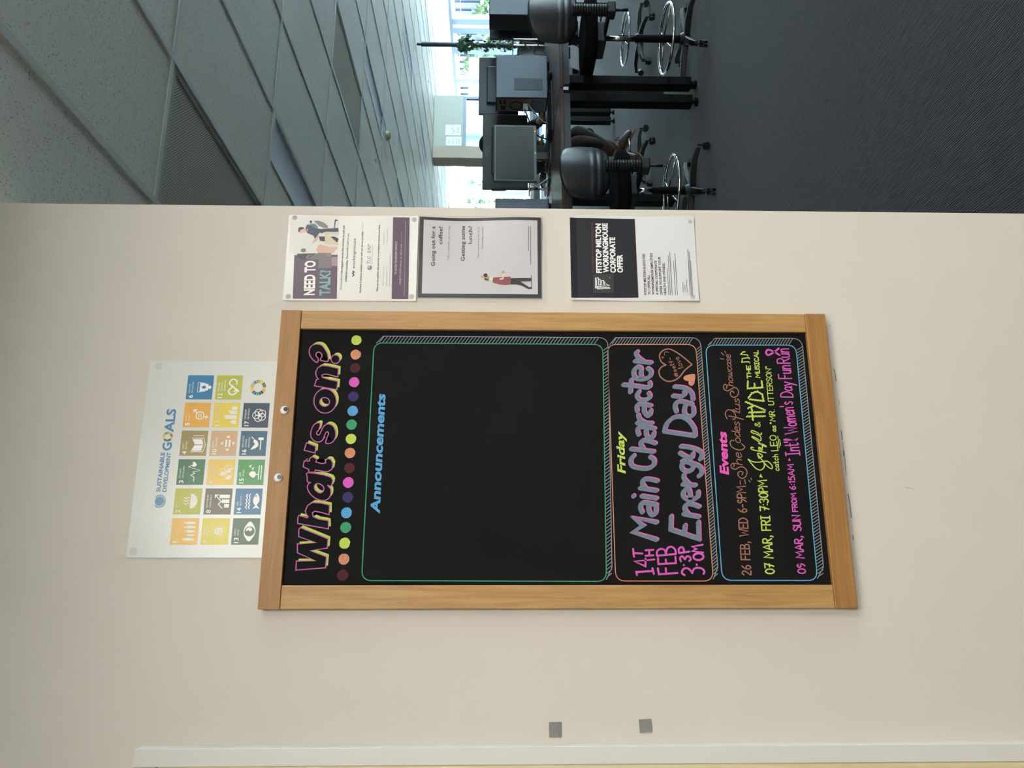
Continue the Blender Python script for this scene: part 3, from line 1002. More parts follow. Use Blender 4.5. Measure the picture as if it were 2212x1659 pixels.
for fn, sm, outer, hole in LET:
    def path(pts, d=(0, 0)):
        q = [fn(x + d[0], y + d[1]) for x, y in pts]
        return sp(q, 3, True) if sm else q
    head = None
    # shadow: the outline swept along the shadow direction
    V, F = [], []
    for ring in ([outer] + ([hole] if hole else [])):
        a, b = path(ring), path(ring, (DX, DY))
        k, n = len(V), len(a)
        V += a + b
        F += [(k + i, k + (i + 1) % n, k + n + (i + 1) % n, k + n + i) for i in range(n)]
    head = cb.mesh('heading_letter', V, F, C_LIME, 1)
    # black face of the letter
    a = path(outer)
    if hole:
        h = path(hole)
        bm = bmesh.new()
        ed = []
        for ring in (a, h):
            vv = [bm.verts.new((u, v, 0)) for u, v in ring]
            ed += [bm.edges.new((vv[i], vv[(i + 1) % len(vv)])) for i in range(len(vv))]
        bmesh.ops.triangle_fill(bm, use_beauty=True, use_dissolve=False, edges=ed)
        bm.verts.index_update()
        uv = [(v.co.x, v.co.y) for v in bm.verts]
        fs = [tuple(v.index for v in f.verts) for f in bm.faces]
        bm.free()
        cb.mesh('letter_face', uv, fs, C_FILL, 2, head)
    else:
        cb.poly('letter_face', a, C_FILL, 2, head)
    V, F = ribbon([a], 2.3 * PX, closed=True)
    if hole:
        V2, F2 = ribbon([path(hole)], 2.3 * PX, closed=True)
        k = len(V)
        V, F = V + V2, F + [tuple(i + k for i in f) for f in F2]
    cb.mesh('letter_outline', V, F, C_ROSE, 3, head)

# --- row of chalk dots
DOT = [(Z2b, q) for q in ((948, 1245), (962, 1080), (970, 917), (980, 755), (988, 605), (1002, 447), (1007, 295), (1018, 147))] + \
      [(Z2a, q) for q in ((1024, 1557), (1034, 1413), (1041, 1267), (1052, 1127), (1058, 978), (1066, 832), (1078, 687), (1083, 550), (1090, 402))]
SEQ = [C_MAROON, C_ORANGE, C_LIME, C_GREEN, C_BLUE, C_INDIGO, C_PINK]
for k, (fn, q) in enumerate(DOT):
    rnd = random.Random(k)
    c = fn(*q)
    pts = [(c[0] + 11.8 * PX * cos(a) * rnd.uniform(.96, 1.04), c[1] + 11.8 * PX * sin(a) * rnd.uniform(.96, 1.04)) for a in [2 * pi * i / 20 for i in range(20)]]
    cb.poly('chalk_dot', pts, SEQ[k % 7], 1)

# --- three rounded boxes with hatched drop shadows


def chalk_box(tl, tr_, br, bl, m, wd, offv, step):
    """corners in photo pixels, in upright order"""
    cs = [Vector(bp(*c)) for c in (tl, tr_, br, bl)]
    rr = 0.021
    path = []
    for i in range(4):
        p, a, b = cs[i], cs[i - 1], cs[(i + 1) % 4]
        da, db = (a - p).normalized(), (b - p).normalized()
        for k in range(7):
            t = k / 6
            q = (p + da * rr) * (1 - t) ** 2 + p * 2 * t * (1 - t) + (p + db * rr) * t * t
            path.append((q.x, q.y))
    V, F = ribbon([path], wd, closed=True)
    bx = cb.mesh('chalk_border', V, F, m, 1)
    # hatching right and below
    tlv, trv, brv, blv = cs
    o = Vector(offv)
    outer = [trv + (tlv - trv).normalized() * 0.012 + Vector((0, 0)), trv + o + (brv - trv).normalized() * .0, brv + o, blv + o + (brv - blv).normalized() * .01, blv + (brv - blv).normalized() * 0.008]
    outer[0] = trv + (brv - trv).normalized() * 0.006
    ring = [outer[0], trv + o + (brv - trv).normalized() * 0.008]
    for k in range(5):
        t = k / 4
        pa, pb = brv + o + (trv - brv).normalized() * 0.022, brv + o + (blv - brv).normalized() * 0.022
        q = pa * (1 - t) ** 2 + (brv + o) * 2 * t * (1 - t) + pb * t * t
        ring.append(q)
    ring += [blv + o + (brv - blv).normalized() * 0.012, blv + (brv - blv).normalized() * 0.004]
    V, F = ribbon([[(p.x, p.y) for p in ring]], 1.7 * PX)
    cb.mesh('shadow_outline', V, F, C_HATCH, 1, bx)
    paths = []
    L = (brv - trv).length
    n = int(L / step)
    for k in range(1, n - 2):
        a = trv + (brv - trv) * (k / n)
        e = (brv - trv).normalized()
        b = a + Vector((o.x * .93, 0)) + e * 0.010
        a2 = a + e * 0.004 + Vector((0.0012, 0))
        b = b + e * 0.004
        paths.append([(a2.x, a2.y), (b.x, b.y)])
    L = (brv - blv).length
    n = int(L / step)
    for k in range(1, n - 1):
        a = blv + (brv - blv) * (k / n)
        e = (brv - blv).normalized()
        b = a + Vector((0, o.y * .93)) + e * 0.009
        a2 = a + e * 0.001 + Vector((0, -0.0012))
        paths.append([(a2.x, a2.y), (b.x, b.y)])
    V, F = ribbon(paths, 1.55 * PX, caps=False)
    h = cb.mesh('hatching', V, F, C_HATCH, 1, bx)
    h['kind'] = 'stuff'


chalk_box((781, 1254), (808, 741), (1302, 744), (1310, 1256), C_GREEN, 2.2 * PX, (.0165, -.0125), 0.0078)
chalk_box((1330, 1255), (1312, 744), (1503, 744), (1541, 1255), C_ORANGE, 2.0 * PX, (.0165, -.0115), 0.0066)
chalk_box((1560, 1253.5), (1524, 745.5), (1719, 745.5), (1766, 1254), C_TEALB, 2.2 * PX, (.0165, -.0155), 0.0066)

# --- bold sub-headings
set_line(cb, 'announcements_lettering', 'Announcements', bp(819.5, 1109.7), bp(832, 852), 20 * PX, C_BLUE, 1, bold=0.035, shear=0.12)
set_line(cb, 'friday_lettering', 'Friday', bp(1351, 1023), bp(1347, 934.5), 18 * PX, C_LIME, 1, bold=0.03, shear=0.2)
set_line(cb, 'events_lettering', 'Events', bp(1573.8, 1025.6), bp(1568.6, 934), 19.5 * PX, C_HOTP, 1, bold=0.04, shear=0.15)

# --- big grey-blue lettering with a pink edge
BIG = [
    ('main_lettering', Z4, [[(690, 1038), (435, 957), (545, 885), (435, 797), (690, 850)],
                            '~', [(535, 740), (515, 690), (535, 640), (600, 642), (690, 660)], '~', [(605, 650), (607, 720), (640, 770), (680, 748), (685, 690)],
                            [(530, 565), (690, 590)], [(440, 568), (442, 560)],
                            [(512, 478), (690, 505)], '~', [(570, 478), (537, 425), (555, 385), (620, 382), (698, 400)]]),
    ('character_lettering', Z4, ['~', [(445, 125), (412, 170), (425, 235), (510, 262), (605, 262), (660, 222), (662, 170), (622, 140)]]),
    ('character_lettering', Z3, [[(415, 1462), (660, 1490)], '~', [(545, 1455), (518, 1405), (540, 1372), (600, 1375), (678, 1400)],
                                 '~', [(497, 1305), (485, 1260), (505, 1226), (580, 1224), (668, 1240)], '~', [(580, 1235), (578, 1300), (610, 1342), (648, 1332), (662, 1285)],
                                 [(480, 1180), (640, 1182)], '~', [(570, 1178), (510, 1140), (492, 1092)],
                                 '~', [(480, 1048), (475, 1005), (498, 977), (560, 980), (628, 992)], '~', [(560, 990), (555, 1050), (588, 1098), (618, 1088), (628, 1045)],
                                 '~', [(500, 838), (477, 880), (500, 920), (550, 932), (600, 915), (620, 885), (605, 855)],
                                 '~', [(330, 765), (470, 778), (585, 795), (620, 775), (615, 740)], [(405, 845), (415, 712)],
                                 '~', [(530, 690), (520, 640), (522, 585), (480, 572), (446, 610), (446, 660), (480, 700), (560, 702), (620, 670), (630, 620), (595, 585)],
                                 [(455, 508), (630, 525)], '~', [(555, 515), (490, 465), (468, 425), (482, 405)]]),
    ('energy_lettering', Z4, [[(850, 785), (845, 928), (1150, 1030), (1145, 850)], [(990, 970), (1000, 885)],
                              [(985, 760), (1148, 790)], '~', [(1040, 765), (998, 710), (1008, 665), (1060, 650), (1152, 680)],
                              '~', [(1062, 600), (1055, 550), (1045, 500), (1010, 492), (980, 530), (985, 570), (1030, 600), (1090, 598), (1138, 570), (1142, 520)],
                              [(975, 438), (1110, 448)], '~', [(1050, 440), (990, 375), (988, 335)],
                              '~', [(1070, 215), (1010, 185), (967, 220), (970, 268), (1010, 295), (1060, 288), (1085, 255)], '~', [(968, 185), (1080, 210), (1165, 250), (1180, 310), (1150, 348)],
                              '~', [(945, 98), (1020, 140), (1072, 148), (1085, 105)], '~', [(955, 25), (1060, 38), (1150, 70), (1185, 112), (1165, 165)]]),
    ('day_lettering', Z3, [[(775, 1270), (1108, 1320)], '~', [(775, 1270), (800, 1190), (870, 1125), (960, 1112), (1040, 1155), (1100, 1240), (1108, 1320)],
                           '~', [(905, 1055), (890, 1000), (912, 955), (980, 948), (1075, 978)], '~', [(1005, 985), (990, 1045), (1010, 1098), (1058, 1108), (1092, 1075), (1090, 1015)],
                           '~', [(870, 885), (950, 893), (995, 870), (990, 840)], '~', [(885, 785), (1000, 800), (1068, 850), (1085, 925)]]),
]
last = {}
for name, fn, strokes in BIG:
    for dx, dy, m, ly, w in ((14, -11, C_ROSE, 1, 9.2), (0, 0, C_GREY, 2, 9.2)):
        paths, sm = [], False
        for s in strokes:
            if s == '~':
                sm = True
                continue
            q = [fn(x + dx, y + dy) for x, y in s]
            paths.append(sp(q, 5) if sm else q)
            sm = False
        V, F = ribbon(paths, w * PX)
        o = cb.mesh(name if ly == 1 else 'letter_fill', V, F, m, ly, last.get('p') if ly == 2 else None)
        if ly == 1:
            last['p'] = o

# --- small pink date beside it
DATE = [
    ('date_lettering', [[(482, 1420), (475, 1385), (660, 1375)], [(650, 1345), (665, 1405)], [(670, 1250), (455, 1270), (575, 1325), (575, 1240)], [(440, 1135), (450, 1220)], [(445, 1180), (540, 1185)],
                        [(575, 1210), (660, 1205)], [(575, 1150), (660, 1145)], [(615, 1205), (615, 1150)]]),
    ('month_lettering', [[(708, 1345), (720, 1410), (922, 1396)], [(800, 1402), (795, 1345)], [(710, 1235), (715, 1300), (905, 1290), (900, 1220)], [(800, 1295), (795, 1250)],
                         [(700, 1210), (905, 1190)], '~', [(700, 1210), (702, 1160), (740, 1135), (785, 1150), (795, 1197)], '~', [(795, 1197), (812, 1130), (855, 1112), (895, 1140), (905, 1190)]]),
    ('time_lettering', ['~', [(1000, 1420), (970, 1395), (985, 1355), (1030, 1345), (1072, 1378), (1082, 1398)], '~', [(1082, 1398), (1100, 1355), (1140, 1340), (1190, 1350), (1215, 1380), (1205, 1405)],
                        [(990, 1310), (992, 1312)], [(1130, 1305), (1132, 1307)], '~', [(960, 1270), (950, 1235), (975, 1215), (1003, 1248)], '~', [(1003, 1248), (1025, 1216), (1055, 1222), (1065, 1250), (1050, 1265)],
                        [(940, 1180), (1050, 1165)], '~', [(940, 1180), (936, 1137), (965, 1116), (988, 1132), (992, 1172)],
                        '~', [(1150 + 55 * cos(t * pi / 5), 1220 + 36 * sin(t * pi / 5)) for t in range(11)], [(1200, 1175), (1080, 1160), (1130, 1135), (1080, 1110), (1195, 1090)]]),
]
for name, strokes in DATE:
    paths, sm = [], False
    for s in strokes:
        if s == '~':
            sm = True
            continue
        q = [Z4(x, y) for x, y in s]
        paths.append(sp(q, 5) if sm else q)
        sm = False
    V, F = ribbon(paths, 4.2 * PX)
    cb.mesh(name, V, F, C_PINK, 1)

# --- hearts
V, F = ribbon([sp([Z3(x, y) for x, y in ((797, 545), (748, 512), (727, 450), (750, 400), (810, 372), (870, 385), (960, 440), (1080, 540))], 5),
               sp([Z3(x, y) for x, y in ((1080, 540), (1005, 600), (940, 680), (870, 718), (800, 718), (737, 672), (722, 612), (748, 568), (797, 545))], 5)], 3.0 * PX)
hrt = cb.mesh('heart_outline', V, F, C_BROWN, 1)
hand_line(cb, 'heart_lettering', '#self-', Z3(935, 665), Z3(858, 462), 9.5 * PX, 1.5 * PX, C_BROWN, 1, parent=hrt)
hand_line(cb, 'heart_lettering', 'love', Z3(985, 575), Z3(935, 455), 12 * PX, 1.5 * PX, C_BROWN, 1, parent=hrt)
V, F = ribbon([sp([Z3(x, y) for x, y in ((825, 410), (800, 402), (780, 415), (785, 440))], 4), sp([Z3(762 + 9 * cos(t), 463 + 9 * sin(t)) for t in (0, 1, 2, 3, 4, 5, 6.28)], 3)], 1.5 * PX)
cb.mesh('heart_highlight', V, F, C_BROWN, 1, hrt)
cb.poly('small_heart', sp([Z3(x, y) for x, y in ((985, 690), (1010, 660), (1060, 648), (1112, 648), (1110, 715), (1095, 762), (1060, 770), (1040, 740), (1045, 722), (1010, 715))], 3, True), C_ORANGE, 1)

# --- events list
hand_line(cb, 'first_event_date', '26 FEB, WED 6-9PM', Z6(565, 1208), Z6(505, 325), 19.5 * PX, 2.6 * PX, C_BROWN, 1)
V, F = ribbon([[Z6(455, 270), Z6(460, 308)], [Z6(500, 258), Z6(508, 300)], [Z6(540, 262), Z6(556, 285)], [Z6(560, 243), Z6(572, 262)], [Z5(282, 476), Z5(318, 482)], [Z5(290, 410), Z5(318, 438)], [Z5(330, 395), Z5(340, 415)]], 1.9 * PX)
cb.mesh('sparkle_strokes', V, F, C_BROWN, 1)


def script(name, fn, strokes, w, m):
    V, F = ribbon([sp([fn(x, y) for x, y in s], 5) for s in strokes], w)
    return cb.mesh(name, V, F, m, 1)


ZA, ZB = zoomed(1560, 740, 6.35), zoomed(1560, 880, 6.35)
o = script('script_lettering', ZB, [[(155, 815), (165, 785), (140, 770), (120, 800), (135, 835), (185, 848), (235, 820), (285, 818), (330, 855), (340, 900), (320, 950), (270, 975), (225, 945), (218, 900), (245, 878), (285, 892), (270, 925)]], 2.2 * PX, C_BROWN)
hand_line(cb, 'script_word', 'he', ZB(275, 795), ZB(262, 625), 19.5 * PX, 1.9 * PX, C_BROWN, 1, shear=.12, gap=.06, parent=o)
o = script('script_lettering', ZB, [[(162, 455), (125, 455), (108, 490), (130, 540), (190, 575), (250, 585), (297, 565), (305, 535), (265, 500)]], 2.2 * PX, C_BROWN)
hand_line(cb, 'script_word', 'odes', ZB(252, 492), ZB(238, 200), 19 * PX, 1.9 * PX, C_BROWN, 1, shear=.12, gap=.05, parent=o)
o = script('script_lettering', ZB, [[(70, 160), (45, 110), (50, 60), (90, 32), (140, 50), (175, 90), (185, 130), (165, 165), (140, 158)], [(90, 118), (180, 135), (290, 165)]], 2.2 * PX, C_BROWN)
hand_line(cb, 'script_word', 'lus', ZB(245, 85), ZA(235, 772), 17 * PX, 1.9 * PX, C_BROWN, 1, shear=.12, gap=.05, parent=o)
o = script('script_lettering', ZA, [[(55, 630), (65, 600), (40, 572), (18, 600), (30, 645), (75, 662), (120, 640), (170, 615), (215, 645), (225, 690), (200, 735), (150, 750), (115, 720), (115, 680), (140, 665), (162, 690)]], 2.2 * PX, C_BROWN)
hand_line(cb, 'script_word', 'howcase', ZA(152, 600), ZA(112, 165), 15.5 * PX, 1.8 * PX, C_BROWN, 1, shear=.12, gap=.05, parent=o)

hand_line(cb, 'second_event_date', '07 MAR, FRI 7:30PM', Z6(797, 1195), Z6(717, 265), 19.5 * PX, 3.0 * PX, C_LIME, 1)
cb.poly('arrow_mark', [Z6(680, 240), Z6(645, 232), Z6(660, 198)], C_LIME, 1)
script('script_lettering', ZB, [[(355, 710), (400, 770), (460, 835), (520, 860), (565, 835), (580, 790), (560, 740), (520, 690), (488, 645)], [(355, 710), (420, 745), (500, 752), (560, 742), (620, 740), (670, 780), (690, 825), (670, 840), (620, 808), (565, 748)],
                                [(505, 700), (485, 640), (500, 628), (540, 650), (550, 672), (530, 685)], [(598, 622), (500, 600), (420, 582), (393, 562), (402, 546), (428, 553)], [(525, 604), (500, 570), (520, 560), (540, 590), (552, 575)],
                                [(500, 545), (540, 560), (552, 540), (545, 515), (497, 495)], [(497, 492), (545, 502), (600, 530), (602, 540), (570, 530), (520, 490), (500, 470)],
                                [(500, 470), (440, 430), (408, 408), (420, 400), (470, 425), (520, 455), (535, 430), (520, 395)], [(520, 395), (470, 370), (405, 345), (400, 325), (420, 320), (480, 345), (520, 375), (540, 362), (535, 350)]], 2.4 * PX, C_LIME)
hand_line(cb, 'ampersand', '&', Z5(715, 1218), Z5(712, 1168), 12 * PX, 2.0 * PX, C_LIME, 1)


def jag(pts):
    out = []
    for a, b in zip(pts[:-1], pts[1:]):
        a, b = Vector(a), Vector(b)
        n = max(2, int((b - a).length / 0.0028))
        e = (b - a).normalized()
        nn = Vector((-e.y, e.x))
        for k in range(n):
            out.append(tuple(a + (b - a) * k / n + nn * (0.0007 if k % 2 else -0.0007)))
    return out + [pts[-1]]


V, F = ribbon([jag([Z5(x, y) for x, y in s]) for s in ([(568, 1105), (768, 1102)], [(590, 1062), (765, 1055)], [(635, 1145), (622, 1012)],
                                                       [(555, 945), (650, 985), (768, 1035)], [(580, 1015), (650, 985)],
                                                       [(600, 918), (752, 937), (735, 865), (685, 832), (625, 850), (585, 905)],
                                                       [(582, 720), (575, 800), (740, 790), (728, 718)], [(655, 795), (650, 745)])], 3.6 * PX)
cb.mesh('jagged_lettering', V, F, C_LIME, 1)
hand_line(cb, 'small_lettering', 'THE', Z5(617, 690), Z5(606, 553), 9 * PX, 2.4 * PX, C_LIME, 1)
hand_line(cb, 'small_lettering', 'MUSICAL', Z5(712, 682), Z5(690, 388), 10 * PX, 2.4 * PX, C_LIME, 1)
V, F = ribbon([[Z5(600, 522), Z5(590, 510), Z5(515, 515), Z5(520, 475), Z5(590, 465), Z5(598, 478)], [Z5(580, 445), Z5(572, 435), Z5(502, 430), Z5(525, 405), Z5(548, 402)]], 2.6 * PX)
cb.mesh('music_notes', V, F, C_LIME, 1)
hand_line(cb, 'small_lettering', 'catch', Z6(845, 170), Z5(905, 1515), 12 * PX, 1.9 * PX, C_LIME, 1)
o = hand_line(cb, 'small_lettering', 'LEO', Z5(908, 1475), Z5(885, 1308), 15 * PX, 2.2 * PX, C_LIME, 1)
V, F = ribbon([[Z5(922, 1440), Z5(905, 1320)], [Z5(938, 1420), Z5(925, 1355)]], 1.8 * PX)
cb.mesh('underline', V, F, C_LIME, 1, o)
hand_line(cb, 'small_lettering', 'as', Z5(887, 1268), Z5(882, 1205), 11 * PX, 2.0 * PX, C_LIME, 1)
hand_line(cb, 'small_lettering', '"MR. UTTERSON"', Z5(882, 1185), Z5(828, 560), 12.5 * PX, 2.0 * PX, C_LIME, 1)
hand_line(cb, 'third_event_date', '09 MAR, SUN', Z6(1108, 1192), Z6(1048, 615), 17 * PX, 2.9 * PX, C_PINK, 1)
hand_line(cb, 'third_event_date', 'FROM', Z6(1028, 575), Z6(1008, 395), 11 * PX, 2.6 * PX, C_PINK, 1)
hand_line(cb, 'third_event_date', '6:15AM', Z6(1008, 358), Z6(985, 108), 13.5 * PX, 2.6 * PX, C_PINK, 1)
cb.poly('arrow_mark', [Z6(960, 74), Z6(932, 68), Z6(945, 42)], C_PINK, 1)
for text, a, b, cap in (("Int'l", (1147, 1525), (1120, 1342), 32), ("Women's", (1125, 1285), (1062, 940), 30), ('Day', (1070, 895), (1057, 728), 28), ('Fun', (1056, 692), (1040, 548), 30), ('Run', (1040, 525), (1022, 366), 30)):
    hand_line(cb, 'third_event_name', text, Z5(*a), Z5(*b), cap * PX, 2.7 * PX, C_PINK, 1, gap=.1)
script('awareness_ribbon', Z5, [[(925, 438), (860, 400), (800, 380), (777, 410), (800, 438), (860, 408), (918, 365)]], 4.2 * PX, C_PINK)

# --- googly eyes stuck on the top rail
M_EYEW = mat('eye_white_plastic', (236, 234, 230), rough=0.25)
M_EYEB = mat('eye_black', (16, 16, 16), rough=0.3)
for (px, py, lab) in ((615, 886, 'right googly eye stuck on the top rail of the chalkboard'), (601.5, 1032, 'left googly eye stuck on the top rail of the chalkboard')):
    p = at(px, py, FACE)
    t = thing('googly_eye', lab, 'googly eye', (p.x, FACE - 0.0005, p.z))
    t.rotation_euler = (radians(90), 0, 0)
    G().lathe([(0.0090, 0.0), (0.0093, 0.0015), (0.0085, 0.003), (0.006, 0.0045)], n=22).obj('eye_white', M_EYEW, t, smooth=True)
    G().lathe([(0.0050, 0.0046), (0.0050, 0.0052)], (0.0012, -0.0033, 0), n=18).obj('pupil', M_EYEB, t)

# --- two grey hook-tape squares on the wall by the door
M_HOOK = mat('grey_hook_tape', (138, 136, 132), rough=0.95, var=0.15, scale=300, bump=0.6, bscale=900)
for (cx, cy, w, h, rot, lab, cut) in ((1199, 1576, 27, 31, 0, 'upper grey hook-tape square on the wall with a torn corner', True), (1394, 1567.5, 27, 27, 3, 'lower grey hook-tape square on the wall, slightly tilted', False)):
    p = at(cx, cy, WALL)
    k = 0.93 * PX
    t = thing('hook_tape_square', lab, 'hook tape', (p.x, WALL - 0.0004, p.z))
    pts = [(-.5, -.5), (.5, -.5), (.5, .5), (-.5, .5)] if not cut else [(-.5, -.5), (-.44, -.42), (-.32, -.40), (-.30, -.5), (.5, -.5), (.5, .5), (-.5, .5), (-.5, -.3)]
    if cut:
        pts = [(-.5, -.42), (-.47, -.5), (.5, -.5), (.5, .5), (-.5, .5), (-.5, -.34), (-.36, -.32), (-.30, -.38)]
    a = radians(rot)
    pts = [(h * k * (u * cos(a) - v * sin(a)), w * k * (u * sin(a) + v * cos(a))) for u, v in pts]
    n = len(pts)
    G().add([(u, 0, v) for u, v in pts] + [(u, -0.0022, v) for u, v in pts], [tuple(range(n - 1, -1, -1)), tuple(range(n, 2 * n))] + [(i, (i + 1) % n, n + (i + 1) % n, n + i) for i in range(n)]).obj('tape', M_HOOK, t)

# ================================================================ printed sheets on the wall
def quad_uv(fn, *pts):
    return [fn(*p) for p in pts]


def sheet(name, label, u0, u1, v0, v1, y0, bend=None, mat_=None, nu=14, nv=18):
    t = thing(name, label, 'poster', ((u0 + u1) / 2, WALL, v0))
    pr = Print(t, y0, bend, off=t.location)
    # front and back faces a third of a millimetre apart
    f = pr.grid('paper', [(u0, v1), (u1, v1), (u1, v0), (u0, v0)], mat_ or M_PAPER, 0, nu, nv)
    return t, pr


def ink(name, c, rough=0.35):
    return mat('print_' + name, c, rough=rough, spec=0.45)


I_BLACK = ink('black', (30, 30, 34))
I_WHITE = ink('white', (236, 234, 228))
I_GREY = ink('grey', (120, 120, 122))
I_LGREY = ink('light_grey', (176, 174, 172))
I_PURPLE = ink('aubergine', (84, 62, 80))
I_MAUVE = ink('mauve', (150, 128, 142))
I_TEAL = ink('teal', (112, 158, 158))
I_SKIN = ink('skin', (206, 168, 146))
I_NAVY = ink('navy', (42, 54, 68))
I_DENIM = ink('denim', (92, 122, 140))
I_SOFA = ink('sofa_grey', (112, 102, 104))
I_BEIGE = ink('beige', (206, 190, 160))
I_LEAF = ink('leaf', (96, 112, 70))
I_CHARC = ink('charcoal', (38, 42, 48))

# ---------- goals poster above the chalkboard
SU0, SU1, SV0, SV1 = 0.058, 0.493, 1.952, 2.262
sd_bend = lambda u, v: 0.0012 + 0.0018 * max(0, sin((u - SU0) / (SU1 - SU0) * pi)) * max(0.0, (v - 1.99) / 0.27)
sdg, pr = sheet('goals_poster', 'large white poster of coloured goal tiles above the chalkboard', SU0, SU1, SV0, SV1, WALL - 0.0006, sd_bend, mat('glossy_poster_paper', (212, 211, 204), rough=0.3, spec=0.5), 18, 12)


def z7(zx, zy):
    p = at(260 + zx / 3.6075, 760 + zy / 3.6075, WALL - 0.001)
    return (p.x, p.z)


I_UNB = ink('goal_blue', (62, 124, 166))
I_UNL = ink('emblem_blue', (120, 160, 186))
set_line(pr, 'title_lettering', 'SUSTAINABLE', z7(313, 1092), z7(350, 785), 0.0088, I_UNB, 1, bold=0.03)
set_line(pr, 'title_lettering', 'DEVELOPMENT', z7(360, 1092), z7(398, 785), 0.0088, I_UNB, 1, bold=0.03)
set_line(pr, 'title_lettering', 'G', z7(399, 770), z7(404, 707), 0.0200, I_UNB, 1, bold=0.03)
set_line(pr, 'title_lettering', 'ALS', z7(414, 628), z7(437, 447), 0.0205, I_UNB, 1, bold=0.03)
GOALC = [(226, 178, 84), (178, 178, 58), (52, 108, 70), (150, 132, 76), (222, 164, 68), (46, 120, 160), (214, 198, 60), (98, 88, 72), (226, 188, 74),
         (198, 160, 118), (222, 194, 66), (178, 178, 66), (66, 96, 70), (46, 108, 148), (64, 142, 70), (44, 88, 110), (44, 62, 78)]
GM = [ink('goal_tile_%d' % (k + 1), c) for k, c in enumerate(GOALC)]
WH = [GM[k] for k in (3, 5, 9, 11, 0, 8, 13, 12, 14, 15, 16, 4, 10, 2, 7, 6, 1)]


def wheel(c, r0, r1, parent=None):
    V, F = [], []
    w = None
    for k in range(17):
        a0, a1 = 2 * pi * (k + .06) / 17, 2 * pi * (k + .94) / 17
        pts = [(c[0] + r * cos(a), c[1] + r * sin(a)) for r, a in ((r0, a0), (r1, a0), (r1, (a0 + a1) / 2), (r1, a1), (r0, a1))]
        if w is None:
            w = pr.poly('colour_wheel', pts, WH[k], 1, parent)
        else:
            pr.poly('wheel_segment', pts, WH[k], 1, w if parent is None else parent)
    return w


wheel(z7(372, 663), 0.0062, 0.0110)
# round wreathed emblem left of the title
ec = z7(308, 1165)
er = 0.0125
V, F = ribbon([disc(ec, er * k / 4, 26) + [disc(ec, er * k / 4, 26)[0]] for k in (1, 2, 3)] + [[(ec[0] + er * .12 * cos(a), ec[1] + er * .12 * sin(a)), (ec[0] + er * .75 * cos(a), ec[1] + er * .75 * sin(a))] for a in [k * pi / 4 for k in range(8)]], 0.0008, caps=False)
em = pr.mesh('emblem', V, F, I_UNB, 2)
pr.poly('emblem_globe', disc(ec, er * .78, 26), I_UNL, 1, em)
V, F = ribbon([[(ec[0] + s * er * cos(a) * 1.02, ec[1] + er * sin(a) * .98) for a in [radians(-95 + 14 * k) for k in range(11)]] for s in (1, -1)], 0.0030)
pr.mesh('emblem_wreath', V, F, I_UNL, 1, em)

TU, TV, TP, TQ, TW, TH = 0.085, 2.1735, 0.0637, 0.0648, 0.0560, 0.0578
GTEXT = ['NO|POVERTY', 'ZERO|HUNGER', 'GOOD HEALTH|AND WELL-BEING', 'QUALITY|EDUCATION', 'GENDER|EQUALITY', 'CLEAN WATER|AND SANITATION', 'AFFORDABLE AND|CLEAN ENERGY', 'DECENT WORK AND|ECONOMIC GROWTH',
         'INDUSTRY, INNOVATION|AND INFRASTRUCTURE', 'REDUCED|INEQUALITIES', 'SUSTAINABLE CITIES|AND COMMUNITIES', 'RESPONSIBLE|CONSUMPTION|AND PRODUCTION', 'CLIMATE|ACTION', 'LIFE|BELOW WATER', 'LIFE|ON LAND', 'PEACE, JUSTICE|AND STRONG|INSTITUTIONS', 'PARTNERSHIPS|FOR THE GOALS']


def circ(cx, cy, r, n=18):
    return [(cx + r * cos(2 * pi * k / n), cy + r * sin(2 * pi * k / n)) for k in range(n + 1)]


